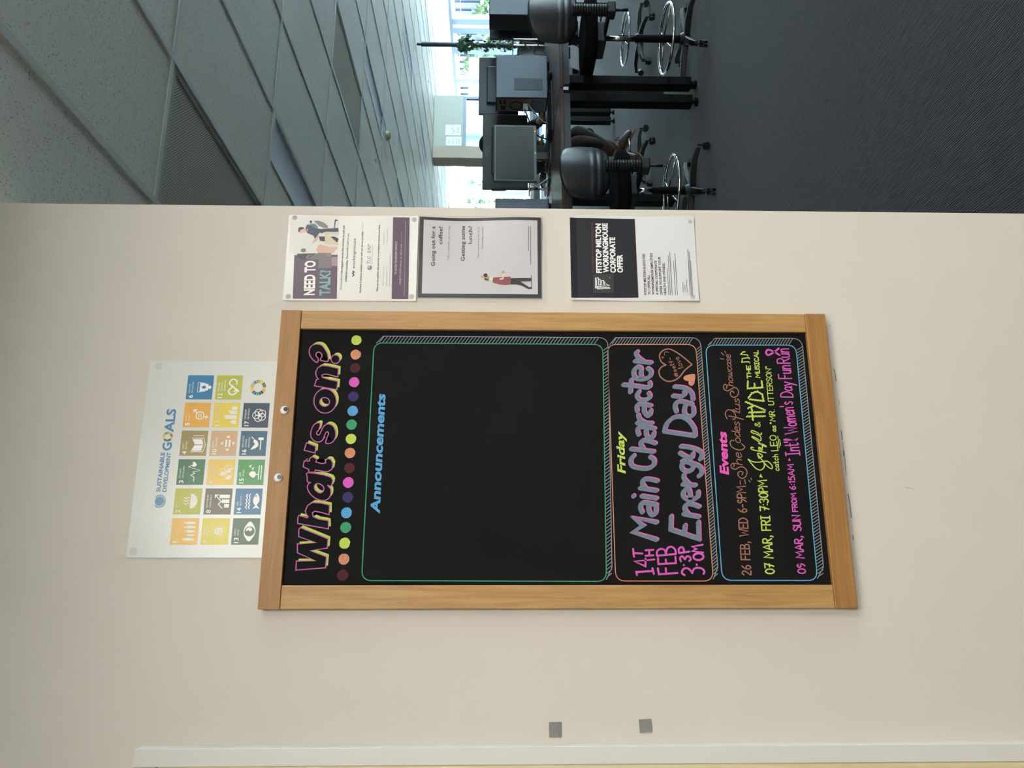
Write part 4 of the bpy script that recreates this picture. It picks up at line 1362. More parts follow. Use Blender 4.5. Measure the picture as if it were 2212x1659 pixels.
def icon(k):
    """-> filled polygons, strokes (paths), stroke width; unit square, v up"""
    P_, S_, w = [], [], .035
    if k == 1:
        for cx, s in ((.2, 1.0), (.36, .7), (.5, .9), (.66, .95), (.82, 1.0)):
            b = .12
            P_ += [circ(cx, b + .40 * s, .035 * s, 10)[:-1], [(cx - .05 * s, b + .35 * s), (cx + .05 * s, b + .35 * s), (cx + .055 * s, b + .18 * s), (cx + .03 * s, b), (cx - .03 * s, b), (cx - .055 * s, b + .18 * s)]]
    elif k == 2:
        P_ += [[(.22, .40), (.80, .40)] + [(.51 + .29 * cos(a), .40 + .26 * sin(a)) for a in [-radians(180 * t / 10) for t in range(11)]]]
        for x in (.40, .51, .62):
            S_ += [sp([(x, .44), (x + .03, .50), (x - .02, .56), (x + .03, .63)], 4)]
    elif k == 3:
        S_ += [[(.14, .36), (.30, .36), (.38, .50), (.44, .34), (.50, .42), (.56, .16), (.70, .60), (.78, .44)]]
        w = .03
        P_ += [sp([(.78, .30), (.70, .40), (.74, .47), (.80, .43), (.86, .47), (.90, .40)], 3, True)]
    elif k == 4:
        P_ += [[(.20, .58), (.42, .46), (.42, .14), (.20, .20)], [(.66, .56), (.45, .46), (.45, .14), (.66, .20)]]
        S_ += [[(.16, .58), (.16, .14), (.43, .06), (.70, .14), (.70, .58)], [(.80, .54), (.80, .14)]]
        w = .025
    elif k == 5:
        S_ += [circ(.48, .38, .15), [(.59, .50), (.70, .62)], [(.60, .63), (.71, .63), (.71, .52)], [(.44, .23), (.40, .06)], [(.34, .15), (.48, .13)], [(.42, .42), (.54, .42)], [(.42, .34), (.54, .34)]]
        w = .04
    elif k == 6:
        P_ += [[(.32, .50), (.68, .50), (.63, .18), (.56, .18), (.56, .13), (.60, .13), (.50, .04), (.40, .13), (.44, .13), (.44, .18), (.37, .18)]]
        S_ += [[(.30, .58), (.33, .30)], [(.70, .58), (.67, .30)], [(.30, .58), (.70, .58)]]
        w = .02
    elif k == 7:
        P_ += [circ(.5, .38, .15)[:-1]]
        S_ += [[(.5 + .19 * cos(a), .38 + .19 * sin(a)), (.5 + .27 * cos(a), .38 + .27 * sin(a))] for a in [k2 * pi / 6 for k2 in range(12)]]
        w = .025
    elif k == 8:
        for x, h in ((.26, .26), (.44, .36), (.62, .46)):
            P_ += [[(x, .08), (x + .14, .08), (x + .14, h), (x, h)]]
        S_ += [[(.24, .34), (.40, .48), (.50, .38), (.74, .62)], [(.64, .62), (.75, .62), (.75, .51)]]
    elif k == 9:
        for cx, cy in ((.36, .22), (.64, .22), (.5, .46)):
            S_ += [[(cx + .15 * cos(a), cy + .15 * sin(a)) for a in [pi / 6 + k2 * pi / 3 for k2 in range(7)]], [(cx, cy), (cx, cy - .15)], [(cx, cy), (cx + .13, cy + .075)], [(cx, cy), (cx - .13, cy + .075)]]
            P_ += [[(cx, cy), (cx - .13, cy + .075), (cx - .13, cy - .075), (cx, cy - .15)]]
        w = .02
    elif k == 10:
        P_ += [[(.36, .44), (.64, .44), (.64, .37), (.36, .37)], [(.36, .31), (.64, .31), (.64, .24), (.36, .24)], [(.42, .52), (.58, .52), (.5, .62)], [(.42, .16), (.58, .16), (.5, .06)], [(.28, .26), (.28, .42), (.18, .34)], [(.72, .26), (.72, .42), (.82, .34)]]
    elif k == 11:
        P_ += [[(.14, .10), (.30, .10), (.30, .24), (.22, .34), (.14, .24)], [(.34, .10), (.50, .10), (.50, .56), (.34, .56)], [(.54, .10), (.68, .10), (.68, .46), (.54, .34)], [(.71, .10), (.86, .10), (.86, .30), (.71, .30)]]
    elif k == 12:
        S_ += [sp([(.52, .36), (.38, .50), (.24, .46), (.20, .34), (.26, .22), (.38, .20), (.52, .34), (.64, .48), (.78, .46), (.84, .34), (.76, .22), (.64, .22)], 5), [(.34, .12), (.42, .20), (.34, .28)]]
        w = .055
    elif k == 13:
        P_ += [sp([(.12, .36), (.30, .52), (.50, .58), (.70, .52), (.88, .36), (.70, .20), (.50, .14), (.30, .20)], 3, True)]
    elif k == 14:
        P_ += [sp([(.34, .22), (.50, .32), (.66, .30), (.82, .20), (.66, .10), (.50, .10)], 3, True), [(.40, .20), (.22, .32), (.26, .20), (.22, .06)]]
        for v in (.46, .56):
            S_ += [sp([(.22 + .07 * t, v + (.02 if t % 2 else -.02)) for t in range(9)], 3)]
    elif k == 15:
        P_ += [sp([(.34, .32), (.28, .40), (.34, .50), (.42, .56), (.50, .52), (.54, .42), (.48, .32)], 3, True)]
        S_ += [[(.41, .32), (.41, .22)], [(.22, .20), (.76, .20)], [(.22, .11), (.76, .11)], [(.60, .42), (.64, .46), (.68, .40)], [(.70, .52), (.74, .56), (.78, .50)]]
    elif k == 16:
        P_ += [sp([(.24, .58), (.34, .36), (.46, .30), (.60, .36), (.66, .48), (.56, .50), (.48, .44), (.36, .52)], 3, True), [(.64, .12), (.74, .12), (.74, .32), (.64, .32)]]
        S_ += [[(.26, .22), (.64, .22)], [(.68, .50), (.76, .58)]]
    elif k == 17:
        for a in range(5):
            S_ += [circ(.5 + .12 * cos(pi / 2 + a * 2 * pi / 5), .36 + .12 * sin(pi / 2 + a * 2 * pi / 5), .14)]
        w = .025
    return P_, S_, w


for k in range(17):
    r_, c_ = divmod(k, 6)
    u, v = TU + TP * c_, TV - TQ * r_
    tile = pr.grid('goal_tile', [(u, v), (u + TW, v), (u + TW, v - TH), (u, v - TH)], GM[k], 1, 2, 2)
    L_ = lambda a, b: (u + TW * a, v - TH * (1 - b))
    soft = ink('faded_white', (226, 222, 206)) if k in (0, 1, 6, 8, 10) else I_WHITE
    num = str(k + 1)
    wn = .12 if len(num) == 1 else .2
    set_line(pr, 'tile_number', num, L_(.06, .74), L_(.06 + wn * (.6 if num == '1' else 1), .74), 0.0098, soft, 2, bold=0.02, parent=tile)
    for q, ln in enumerate(GTEXT[k].split('|')):
        wl = min(.62, .031 * len(ln) + .03)
        set_line(pr, 'tile_lettering', ln, L_(.14 + wn, .86 - .115 * q), L_(.14 + wn + wl, .86 - .115 * q), 0.0038, soft, 2, bold=0.0, parent=tile)
    P_, S_, w = icon(k + 1)
    V, F = [], []
    for pl in P_:
        bm = bmesh.new()
        vv = [bm.verts.new((a, b, 0)) for a, b in pl]
        f = bm.faces.new(vv)
        bmesh.ops.triangulate(bm, faces=[f])
        bm.verts.index_update()
        k0 = len(V)
        V += [L_(x.co.x, x.co.y) for x in bm.verts]
        F += [tuple(x.index + k0 for x in f.verts) for f in bm.faces]
        bm.free()
    if S_:
        V2, F2 = ribbon([[L_(*q) for q in s] for s in S_], w * TW)
        k0 = len(V)
        V += V2
        F += [tuple(i + k0 for i in f) for f in F2]
    pr.mesh('tile_icon', V, F, soft, 2, tile)
    if k + 1 == 6:
        pr.poly('tile_icon', sp([L_(.50, .44), L_(.43, .33), L_(.50, .26), L_(.57, .33)], 3, True), GM[k], 3, tile)
    if k + 1 == 13:
        pr.poly('tile_icon', [L_(*q) for q in circ(.5, .36, .19)[:-1]], GM[k], 3, tile)
        pr.poly('tile_icon', sp([L_(*q) for q in ((.50, .50), (.62, .46), (.66, .34), (.56, .26), (.50, .34), (.56, .42))], 3, True), I_WHITE, 4, tile)
    if k + 1 == 14:
        pr.poly('tile_icon', [L_(*q) for q in circ(.71, .23, .03)[:-1]], GM[k], 3, tile)
    if k + 1 == 7:
        V, F = ribbon([[L_(*q) for q in circ(.5, .38, .075)]], .02 * TW)
        pr.mesh('tile_icon', V, F, GM[k], 3, tile)
wc = (TU + TP * 5 + TW * .5, TV - TQ * 2 - TH * .5)
wheel(wc, 0.0105, 0.0178)
for q in ((300, 112), (102, 1555)):
    pr.poly('putty_spot', disc(z7(*q), 0.0085, 16), ink('putty_showing_through', (198, 198, 191)), 1)

# ---------- counselling poster
P1U0, P1U1, P1V0, P1V1 = 0.641, 0.858, 1.667, 1.976
b1 = lambda u, v: 0.0012 + 0.0022 * (0.5 + 0.5 * sin((v - 1.66) * 26)) * (0.3 + 0.7 * (u - P1U0) / .217) + 0.003 * max(0, (1.70 - v) / .04) ** 2
p1, pr = sheet('counselling_poster', 'laminated counselling poster with aubergine bands, topmost of the three right of the chalkboard', P1U0, P1U1, P1V0, P1V1, WALL - 0.0006, b1)


def z8(zx, zy):
    p = at(600 + zx / 6.9125, 440 + zy / 6.9125, WALL - 0.003)
    return (p.x, p.z)


k_ = 1 / 6.9125 * 0.00107   # metres per zoomed pixel here
pr.grid('picture', quad_uv(z8, (222, 1418), (248, 770), (893, 760), (880, 1418)), I_PURPLE, 1, 4, 4)
for nm, pts, m in (('picture_sofa', [(600, 960), (612, 830), (645, 798), (800, 800), (806, 925), (800, 960)], I_SOFA), ('picture_cushion', [(806, 930), (800, 795), (892, 790), (890, 930)], I_MAUVE), ('picture_hair', [(290, 750), (292, 800), (330, 830), (430, 835), (500, 790), (585, 742), (420, 745)], I_CHARC),
                   ('picture_blouse', [(425, 835), (420, 790), (450, 765), (560, 760), (620, 725), (700, 730), (760, 745), (690, 800), (600, 835)], I_SOFA), ('picture_skirt', [(700, 720), (740, 720), (800, 735), (798, 798), (700, 790)], I_GREY),
                   ('picture_legs', [(575, 690), (600, 630), (640, 608), (700, 622), (760, 640), (850, 655), (890, 640), (893, 672), (860, 690), (830, 735), (790, 712), (700, 700), (690, 730), (600, 735)], I_SKIN),
                   ('picture_face', [(330, 440), (335, 395), (400, 370), (450, 380), (455, 410), (420, 425), (385, 440)], I_SKIN), ('picture_man_hair', [(305, 420), (308, 370), (340, 350), (390, 358), (395, 375), (350, 392), (325, 430)], I_BLACK),
                   ('picture_shirt', [(415, 370), (440, 312), (530, 318), (600, 370), (680, 395), (620, 440), (590, 480), (560, 540), (535, 480), (440, 440)], I_NAVY), ('picture_sleeve', [(470, 300), (560, 300), (610, 350), (570, 370), (500, 330)], I_DENIM),
                   ('picture_hand', [(540, 540), (600, 470), (620, 490), (570, 560), (515, 598)], I_SKIN), ('picture_chair', [(540, 262), (600, 252), (690, 280), (745, 330), (755, 362), (690, 365), (620, 335)], I_GREY),
                   ('picture_trousers', [(630, 378), (900, 360), (908, 412), (880, 420), (720, 418), (650, 445), (640, 440)], I_NAVY), ('picture_trousers', [(615, 490), (760, 490), (850, 490), (905, 520), (890, 582), (840, 525), (760, 540), (630, 555)], I_BLACK),
                   ('picture_stool', [(700, 428), (915, 430), (915, 446), (740, 452), (738, 590), (905, 594), (905, 608), (705, 605)], I_BEIGE), ('picture_plant', [(345, 690), (370, 668), (420, 675), (420, 715), (380, 730), (345, 715)], I_LEAF),
                   ('picture_table_leg', [(840, 365), (852, 235), (895, 240), (890, 255), (866, 258), (852, 362)], I_CHARC), ('picture_mug', [(480, 290), (480, 255), (512, 255), (512, 290)], I_BLACK)):
    pr.poly(nm, quad_uv(z8, *pts), m, 3 if 'stool' in nm or 'hand' in nm else 2)
# the white right half of the photograph
pr.grid('picture_room', quad_uv(z8, (170, 745), (190, 190), (905, 190), (893, 758)), ink('picture_white', (216, 211, 204)), 1, 4, 4)
set_line(pr, 'heading_lettering', 'NEED TO', z8(545, 1365), z8(562, 852), 160 * k_, I_WHITE, 4, bold=0.04)
set_line(pr, 'heading_lettering', 'TALK?', z8(775, 1370), z8(783, 988), 160 * k_, I_TEAL, 4, bold=0.04)
for text, a, b, cap, m, bo in (('Working Mouse', (957, 1285), (962, 1050), 30, I_TEAL, .012), ('has engaged a service that provides its staff with', (963, 1038), (1000, 322), 30, I_BLACK, .012), ('confidential counselling. This is at NO COST to you.', (1027, 1170), (1065, 438), 30, I_BLACK, .012),
                               ('workingmouse', (1152, 970), (1168, 518), 48, I_BLACK, 0), ('You have 3 sessions available to you with our service provider:', (1242, 1335), (1278, 408), 30, I_BLACK, .012), ('TLC EAP', (1278, 392), (1282, 285), 28, I_LGREY, 0),
                               ('This can be used for any personal or workplace concerns you have:', (1497, 1310), (1530, 312), 30, I_BLACK, .012)):
    set_line(pr, 'text_line', text, z8(*a), z8(*b), cap * k_, m, 2, bold=bo)
set_line(pr, 'logo_lettering', 'TLC', z8(1380, 905), z8(1385, 790), 50 * k_, I_GREY, 2, bold=.01, shear=.2)
set_line(pr, 'logo_lettering', 'EAP', z8(1384, 735), z8(1388, 612), 50 * k_, I_GREY, 2, bold=0, shear=.2)
V, F = ribbon([sp(quad_uv(z8, (1118, 1082), (1135, 1060), (1115, 1040), (1140, 1020), (1120, 1005)), 4)], 16 * k_)
pr.mesh('logo_squiggle', V, F, I_BLACK, 2)
pr.poly('logo_ball', disc(z8(1372, 955), 36 * k_, 18), I_GREY, 2)
pr.poly('logo_ball_highlight', disc(z8(1358, 945), 24 * k_, 14), I_LGREY, 3)
V, F = ribbon([quad_uv(z8, a, b) for a, b in (((1570, 1228), (1582, 930)), ((1620, 1230), (1630, 928)), ((1668, 1232), (1682, 757)), ((1582, 612), (1590, 447)), ((1630, 612), (1642, 370)), ((1404, 910), (1416, 612)))], 9 * k_, caps=False)
o = pr.mesh('fine_print', V, F, I_LGREY, 2)
o['kind'] = 'stuff'
pr.grid('band', quad_uv(z8, (1700, 1422), (1722, 205), (1970, 210), (1950, 1425)), I_PURPLE, 1, 6, 3)
set_line(pr, 'text_line', 'TO ACCESS THE SERVICES CONTACT:', z8(1775, 1055), z8(1785, 565), 32 * k_, ink('pale_mauve', (206, 188, 198)), 2, bold=.012)
set_line(pr, 'text_line', 'info@TLCEAP.com.au or call or text', z8(1836, 1215), z8(1856, 600), 28 * k_, ink('pale_mauve', (206, 188, 198)), 2, shear=.15)
V, F = ribbon([quad_uv(z8, (1888, 1378), (1910, 260)), quad_uv(z8, (1848, 580), (1852, 415))], 8 * k_, caps=False)
o = pr.mesh('fine_print', V, F, I_MAUVE, 2)
o['kind'] = 'stuff'
for q in ((255, 212), (158, 1382), (2040, 243), (1998, 1385)):
    pr.poly('putty_spot', disc(z8(*q), 40 * k_, 14), M_PUTTY, 1)

# ---------- coffee poster in a clear sleeve
P2 = (0.637, 0.859, 1.361, 1.669)
b2 = lambda u, v: 0.0010 + (0.0040 + 0.0045 * sin((v - 1.37) * 21 + 0.6)) * max(0.0, (u - 0.66) / .2) ** 1.5 + 0.0020 * (0.5 + 0.5 * sin((v - 1.37) * 17)) * max(0.0, (0.70 - u) / .06)
p2, pr = sheet('reuse_poster', 'black-bordered poster about reusable cups, middle of the three right of the chalkboard', 0.650, 0.8555, 1.3735, 1.6645, WALL - 0.0006, b2, mat('white_print_paper', (208, 204, 207), rough=0.3, spec=0.5), 14, 22)


def z9(zx, zy):
    p = at(890 + zx / 6.9129, 440 + zy / 6.9129, WALL - 0.003)
    return (p.x, p.z)


O_ = [(0.6505, 1.6640), (0.8550, 1.6640), (0.8550, 1.3740), (0.6505, 1.3740)]
I_ = [(0.6605, 1.6545), (0.8475, 1.6545), (0.8475, 1.3825), (0.6605, 1.3825)]
for k in range(4):
    a, b = k, (k + 1) % 4
    pr.grid('border', [O_[a], O_[b], I_[b], I_[a]], I_CHARC, 1, 16, 2)
for text, a, b, cap in (('Going out for a', (342, 930), (345, 342), 62), ('coffee?', (452, 605), (456, 342), 62), ('Getting some', (786, 852), (790, 328), 62), ('lunch?', (896, 600), (900, 332), 62)):
    o = set_line(pr, 'heading_lettering', text, z9(*a), z9(*b), cap * k_, I_BLACK, 2, bold=.012)
for text, a, b in (('Take a reusable cup or mug.', (552, 840), (566, 327)), ('Take a bowl and say no to', (1001, 810), (1003, 347)), ('disposable cutlery', (1060, 675), (1066, 347))):
    set_line(pr, 'text_line', text, z9(*a), z9(*b), 27 * k_, ink('dark_grey', (84, 84, 88)), 2)
V, F = ribbon([quad_uv(z9, (1738, 712), (1736, 355)), quad_uv(z9, (1774, 912), (1766, 352))], 7 * k_, caps=False)
o = pr.mesh('fine_print', V, F, I_CHARC, 2)
o['kind'] = 'stuff'
I_RED = ink('dusty_red', (150, 74, 78))
I_TAN = ink('tan', (206, 158, 82))
for nm, pts, m, ly in (('drawing_hat', [(1025, 1088), (1042, 1064), (1062, 1070), (1068, 1092), (1050, 1106)], I_TAN, 2), ('drawing_neck', [(1150, 1125), (1160, 1090), (1205, 1100), (1205, 1150)], ink('pale_skin', (232, 218, 206)), 2),
                       ('drawing_face', [(1062, 1100), (1100, 1085), (1150, 1085), (1162, 1105), (1140, 1128), (1090, 1125)], I_TAN, 3), ('drawing_hair', [(1075, 1115), (1100, 1112), (1145, 1132), (1140, 1148), (1095, 1140)], I_BLACK, 4),
                       ('drawing_jumper', [(1200, 1160), (1215, 1100), (1300, 1096), (1470, 1088), (1473, 1205), (1400, 1215), (1300, 1205), (1215, 1180)], I_RED, 3),
                       ('drawing_arm', [(1308, 1138), (1312, 1115), (1345, 1110), (1372, 1040), (1390, 1045), (1362, 1130)], ink('pale_skin', (232, 218, 206)), 4),
                       ('drawing_cup', [(1320, 1035), (1335, 1005), (1390, 1005), (1392, 1035), (1360, 1048)], I_BEIGE, 5), ('drawing_cup_band', [(1345, 1040), (1345, 1004), (1372, 1004), (1372, 1042)], I_TAN, 6),
                       ('drawing_trousers', [(1473, 1112), (1600, 1125), (1720, 1132), (1782, 1108), (1786, 1155), (1720, 1160), (1620, 1163), (1700, 1215), (1755, 1250), (1782, 1240), (1780, 1272), (1735, 1276), (1640, 1225), (1560, 1205), (1473, 1206)], I_CHARC, 2)):
    pr.poly(nm, quad_uv(z9, *pts), m, ly)
pr.poly('drawing_hair', disc(z9(1097, 1068), 31 * k_, 16), I_BLACK, 4)
V, F = ribbon([quad_uv(z9, (1780, 1065), (1786, 1275))], 8 * k_, caps=False)
pr.mesh('drawing_ground', V, F, I_CHARC, 3)
pr.grid('clear_sleeve', [(P2[0], P2[3]), (P2[1], P2[3]), (P2[1], P2[2]), (P2[0], P2[2])], M_SLEEVE, 9, 14, 22)

# ---------- gym offer poster
b3 = lambda u, v: 0.0010 + 0.0040 * (0.5 + 0.5 * sin((v - 1.0) * 24 + 1.0)) * abs((u - 0.756) / .11) ** 1.6 + 0.002 * max(0, (v - 1.29) / .015)
p3, pr = sheet('offer_poster', 'half black half white gym offer poster, lowest of the three right of the chalkboard', 0.646, 0.864, 1.003, 1.305, WALL - 0.0006, b3, mat('offer_paper', (216, 214, 214), rough=0.26, spec=0.5, bump=0.2, bscale=18), 14, 20)


def z10(zx, zy):
    p = at(1210 + zx / 6.9125, 440 + zy / 6.9125, WALL - 0.003)
    return (p.x, p.z)


I_OBL = ink('offer_black', (34, 36, 42))
I_RUST = ink('rust', (112, 66, 58))
pr.grid('black_panel', quad_uv(z10, (165, 1412), (142, 218), (1110, 224), (1165, 1400)), I_OBL, 1, 10, 10)
pr.grid('rust_line', quad_uv(z10, (1165, 1400), (1110, 224), (1117, 224), (1173, 1400)), I_RUST, 1, 10, 1)
lb = pr.grid('logo_panel', quad_uv(z10, (490, 1340), (488, 1055), (800, 1050), (802, 1335)), ink('logo_grey', (58, 58, 56)), 2, 2, 2)
V, F = ribbon([quad_uv(z10, *s) for s in (((745, 1262), (560, 1278), (555, 1240), (735, 1225), (690, 1200)), ((528, 1262), (525, 1112), (570, 1108), (573, 1215), (590, 1215)), ((525, 1262), (735, 1250)), ((545, 1240), (542, 1130)),
                                          ((600, 1225), (597, 1132), (575, 1132)), ((622, 1220), (618, 1150), (650, 1147), (652, 1215)), ((668, 1215), (664, 1165)))], 11 * k_)
pr.mesh('logo_mark', V, F, I_WHITE, 3, lb)
pr.poly('logo_dot', disc(z10(738, 1103), 7 * k_, 8), I_BEIGE, 3, lb)
set_line(pr, 'text_line', 'PARTNERING WITH WORKINGMOUSE', z10(508, 1030), z10(495, 285), 34 * k_, I_RUST, 2, bold=.015)
for text, a, b in (('FITSTOP MILTON', (620, 1035), (605, 300)), ('WORKINGMOUSE', (725, 1030), (705, 292)), ('CORPORATE', (830, 1030), (816, 500)), ('OFFER', (935, 1028), (927, 757))):
    set_line(pr, 'heading_lettering', text, z10(*a), z10(*b), 84 * k_, I_WHITE, 2, bold=.045)
for text, a, b in (('FITSTOP MILTON IS EXCITED', (1293, 1360), (1265, 745)), ('TO OFFER ALL', (1350, 1358), (1338, 1060)), ('WORKINGMOUSE EMPLOYEES', (1408, 1360), (1378, 733)), ('A SPECIAL CORPORATE', (1468, 1362), (1443, 848)),
                   ('OFFER TO SUPPORT YOUR', (1527, 1362), (1498, 790)), ('HEALTH AND FITNESS.', (1585, 1365), (1562, 880))):
    set_line(pr, 'text_line', text, z10(*a), z10(*b), 38 * k_, I_BLACK, 2, bold=.018)
V, F = ribbon([quad_uv(z10, a, b) for a, b in (((1620, 1368), (1600, 955)), ((1645, 1368), (1613, 770)), ((1672, 1368), (1636, 722)), ((1720, 1370), (1693, 848)), ((1748, 1370), (1713, 738)), ((1835, 1330), (1831, 1168)), ((1864, 1330), (1860, 1210)), ((1893, 1330), (1885, 1135)),
                                               ((1938, 1375), (1905, 680)), ((1958, 1375), (1925, 712)), ((1976, 1375), (1948, 850)))], 7 * k_, caps=False)
o = pr.mesh('fine_print', V, F, ink('grey_black', (84, 84, 88)), 2)
o['kind'] = 'stuff'
for q in ((1842, 1362), (1870, 1362), (1897, 1362)):
    pr.poly('contact_icon', disc(z10(*q), 9 * k_, 10), I_BEIGE, 2)
for q in ((1940, 272), (1980, 1395)):
    pr.poly('putty_spot', disc(z10(*q), 34 * k_, 14), M_PUTTY, 1)

# ================================================================ the office beyond the wall
def desk(x0, x1, y0, y1, zt, legs, label, group):
    """legs: list of (x, y) posts"""
    t = thing('standing_desk', label, 'desk', ((x0 + x1) / 2, (y0 + y1) / 2, 0), 0, group)
    o_ = t.location
    G(o_).box((x0, y0, zt - 0.028), (x1, y1, zt)).obj('desk_top', M_DESK, t, bevel=0.003)
    G(o_).box((x0 + 0.03, y0 + 0.012, zt - 0.075), (x1 - 0.03, y0 + 0.042, zt - 0.0285)).obj('front_beam', M_BEAM, t)
    G(o_).box((x0 + 0.03, y1 - 0.05, zt - 0.075), (x1 - 0.03, y1 - 0.02, zt - 0.0285)).obj('back_beam', M_BEAM, t)
    for (lx, ly) in legs:
        lg = G(o_).box((lx - 0.034, ly - 0.045, 0.045), (lx + 0.034, ly + 0.045, zt - 0.0755)).obj('leg', M_STEEL, t, bevel=0.004)
        G(o_).lathe([(0.012, 0.02), (0.012, 0.0448)], (lx, ly, 0), 10).lathe([(0.03, 0.0), (0.03, 0.0195)], (lx, ly, 0), 14).obj('glide', M_STEEL, lg)
    return t


ZT = 1.02
desk(1.55, 3.485, 4.80, 5.62, ZT, [(3.435, 4.87), (1.62, 4.87), (3.0, 5.55)], 'walnut standing desk behind the nearer left office chair', 'office desks')
desk(3.50, 5.40, 4.80, 5.62, ZT, [(3.585, 4.87), (5.3, 4.87), (5.3, 5.55)], 'walnut standing desk behind the raised right office chair', 'office desks')
desk(2.10, 4.105, 5.63, 6.22, ZT, [(4.06, 5.70), (2.2, 5.70), (2.2, 6.15)], 'walnut desk carrying the flat screen where the person sits', 'office desks')
desk(4.12, 6.10, 5.63, 6.22, ZT, [(6.0, 5.70), (6.0, 6.15)], 'walnut desk carrying the middle grey computer case', 'office desks')
desk(3.90, 5.650, 8.28, 9.08, ZT, [(5.61, 8.36), (3.98, 8.36), (3.98, 9.0)], 'distant desk with dark legs seen under the near desks, left one', 'distant desks')
desk(5.655, 7.40, 8.28, 9.08, ZT, [(5.735, 8.36), (7.3, 8.36), (7.3, 9.0)], 'distant desk with dark legs seen under the near desks, right one', 'distant desks')


# ---------------------------------------------------------------- drafting chairs
def chair(loc, rz, h, base_rot, label, hb=0.355, wb=0.42):
    """h: top of the seat; faces local +y, back at -y"""
    t = thing('drafting_chair', label, 'chair', loc, rz, 'drafting chairs')
    # seat: rounded slab, a little saddle
    g = G()
    n, L = 22, 6
    prof = [(0.55, -0.0862), (0.90, -0.0862), (0.98, -0.062), (1.0, -0.03), (0.96, -0.004), (0.80, 0.004), (0.4, -0.002)]
    vs_, fs = [], []
    for (s, z) in prof:
        for k in range(n):
            a = 2 * pi * k / n
            c, d = cos(a), sin(a)
            ex = 0.5
            x = 0.25 * s * (abs(c) ** ex) * (1 if c >= 0 else -1)
            y = 0.24 * s * (abs(d) ** ex) * (1 if d >= 0 else -1)
            vs_.append((x, y + 0.02, h + z))
    for i in range(len(prof) - 1):
        for k in range(n):
            fs.append((i * n + k, i * n + (k + 1) % n, (i + 1) * n + (k + 1) % n, (i + 1) * n + k))
    fs.append(tuple(range(n - 1, -1, -1)))
    fs.append(tuple((len(prof) - 1) * n + k for k in range(n)))
    g.add(vs_, fs).obj('seat', M_FABRIC, t, smooth=True)
    zb = h + 0.07                     # bottom of the backrest
    yb = -0.265
    # backrest: curved shell with a raised rim and ridges across its lower third
    nu, nv = 18, 22
    vs_, fs = [], []

    def outline(v):
        # half width over the height, rounder at the top
        e = abs(2 * v - 0.92)
        return wb * 0.5 * (max(0.0, 1 - e ** 3.2) ** (1 / 2.6)) * (1.0 - 0.05 * v) if e < 1 else 0.0

    for side in (0, 1):
        for j in range(nv + 1):
            v = 0.0 + j / nv * 0.955
            w = max(0.12, outline(v)) if v < 0.5 else max(0.05, outline(v))
            for i in range(nu + 1):
                u = 2 * i / nu - 1
                curve = 0.075 * (u * w / (wb * .5)) ** 2
                lean = -0.03 * v + 0.035 * (v - 0.4) ** 2
                y = yb + curve + lean
                if side == 0:
                    rim = 0.012 * max(0, 1 - min(1, (1 - abs(u)) / 0.12)) + 0.010 * max(0, 1 - abs(v - 0.9) / 0.05)
                    ridge = 0.0
                    for q in (0.30, 0.235, 0.17):
                        ridge += 0.009 * max(0, 1 - abs(v - q) / 0.022)
                    y -= 0.014 - rim * 0.0 + ridge * 0.8
                    y += 0.012 * (abs(u) ** 6)
                else:
                    y += 0.026 - 0.02 * (abs(u) ** 6)
                vs_.append((u * w, y, zb + v * hb))
    M = (nu + 1) * (nv + 1)
    for j in range(nv):
        for i in range(nu):
            a = j * (nu + 1) + i
            fs.append((a, a + 1, a + nu + 2, a + nu + 1))
            fs.append((M + a, M + a + nu + 1, M + a + nu + 2, M + a + 1))
    for j in range(nv):
        a, b = j * (nu + 1), (j + 1) * (nu + 1)
        fs.append((a, b, M + b, M + a))
        a, b = a + nu, b + nu
        fs.append((a, M + a, M + b, b))
    for i in range(nu):
        fs.append((i, M + i, M + i + 1, i + 1))
        a = nv * (nu + 1) + i
        fs.append((a, a + 1, M + a + 1, M + a))
    G().add(vs_, fs).obj('backrest', M_SHELL, t, smooth=True)
    # bellows around the back post
    prof = []
    z0_, z1_ = h - 0.135, zb + 0.035
    nr = 13
    for k in range(nr):
        z = z0_ + (z1_ - z0_) * k / nr
        dz = (z1_ - z0_) / nr
        prof += [(0.0355, z), (0.041, z + dz * .25), (0.041, z + dz * .75), (0.0355, z + dz * .97)]
    G().lathe(prof, (0, yb - 0.022, 0), 16).obj('bellows', M_BLACK, t, smooth=False)
    G().box((-0.045, yb - 0.07, h - 0.195), (0.045, yb + 0.02, h - 0.136)).obj('back_bracket', M_BLACK, t, bevel=0.01)
    G().box((-0.028, yb + 0.0205, h - 0.165), (0.028, -0.075, h - 0.145)).obj('back_bar', M_STEEL, t)
    G().tube([(0, yb - 0.03, h - 0.1955), (0, yb - 0.03, h - 0.285)], 0.011, 10).obj('adjuster_rod', M_BLACK, t, smooth=True)
    G().box((-0.085, -0.074, h - 0.165), (0.085, 0.14, h - 0.0865)).obj('mechanism', M_BLACK, t, bevel=0.012)
    G().tube([(0.086, 0.02, h - 0.13), (0.16, 0.0, h - 0.14), (0.235, -0.02, h - 0.15)], [0.006, 0.006, 0.012], 8).obj('lever', M_BLACK, t, smooth=True)
    # gas lift
    ztube = min(0.46, h - 0.27)
    gl = G().lathe([(0.014, ztube), (0.014, h - 0.1655)], n=16).obj('gas_lift', M_CHROME, t, smooth=True)
    G().lathe([(0.030, 0.13), (0.028, ztube - 0.01), (0.022, ztube - 0.0005)], n=16).obj('lift_sleeve', M_STEEL, gl, smooth=False)
    # foot ring
    zr = 0.225
    ring = [(0.245 * cos(2 * pi * k / 40), 0.245 * sin(2 * pi * k / 40), zr) for k in range(40)]
    fr = G().tube(ring, 0.0105, 10, closed=True).obj('foot_ring', M_CHROME, t, smooth=True)
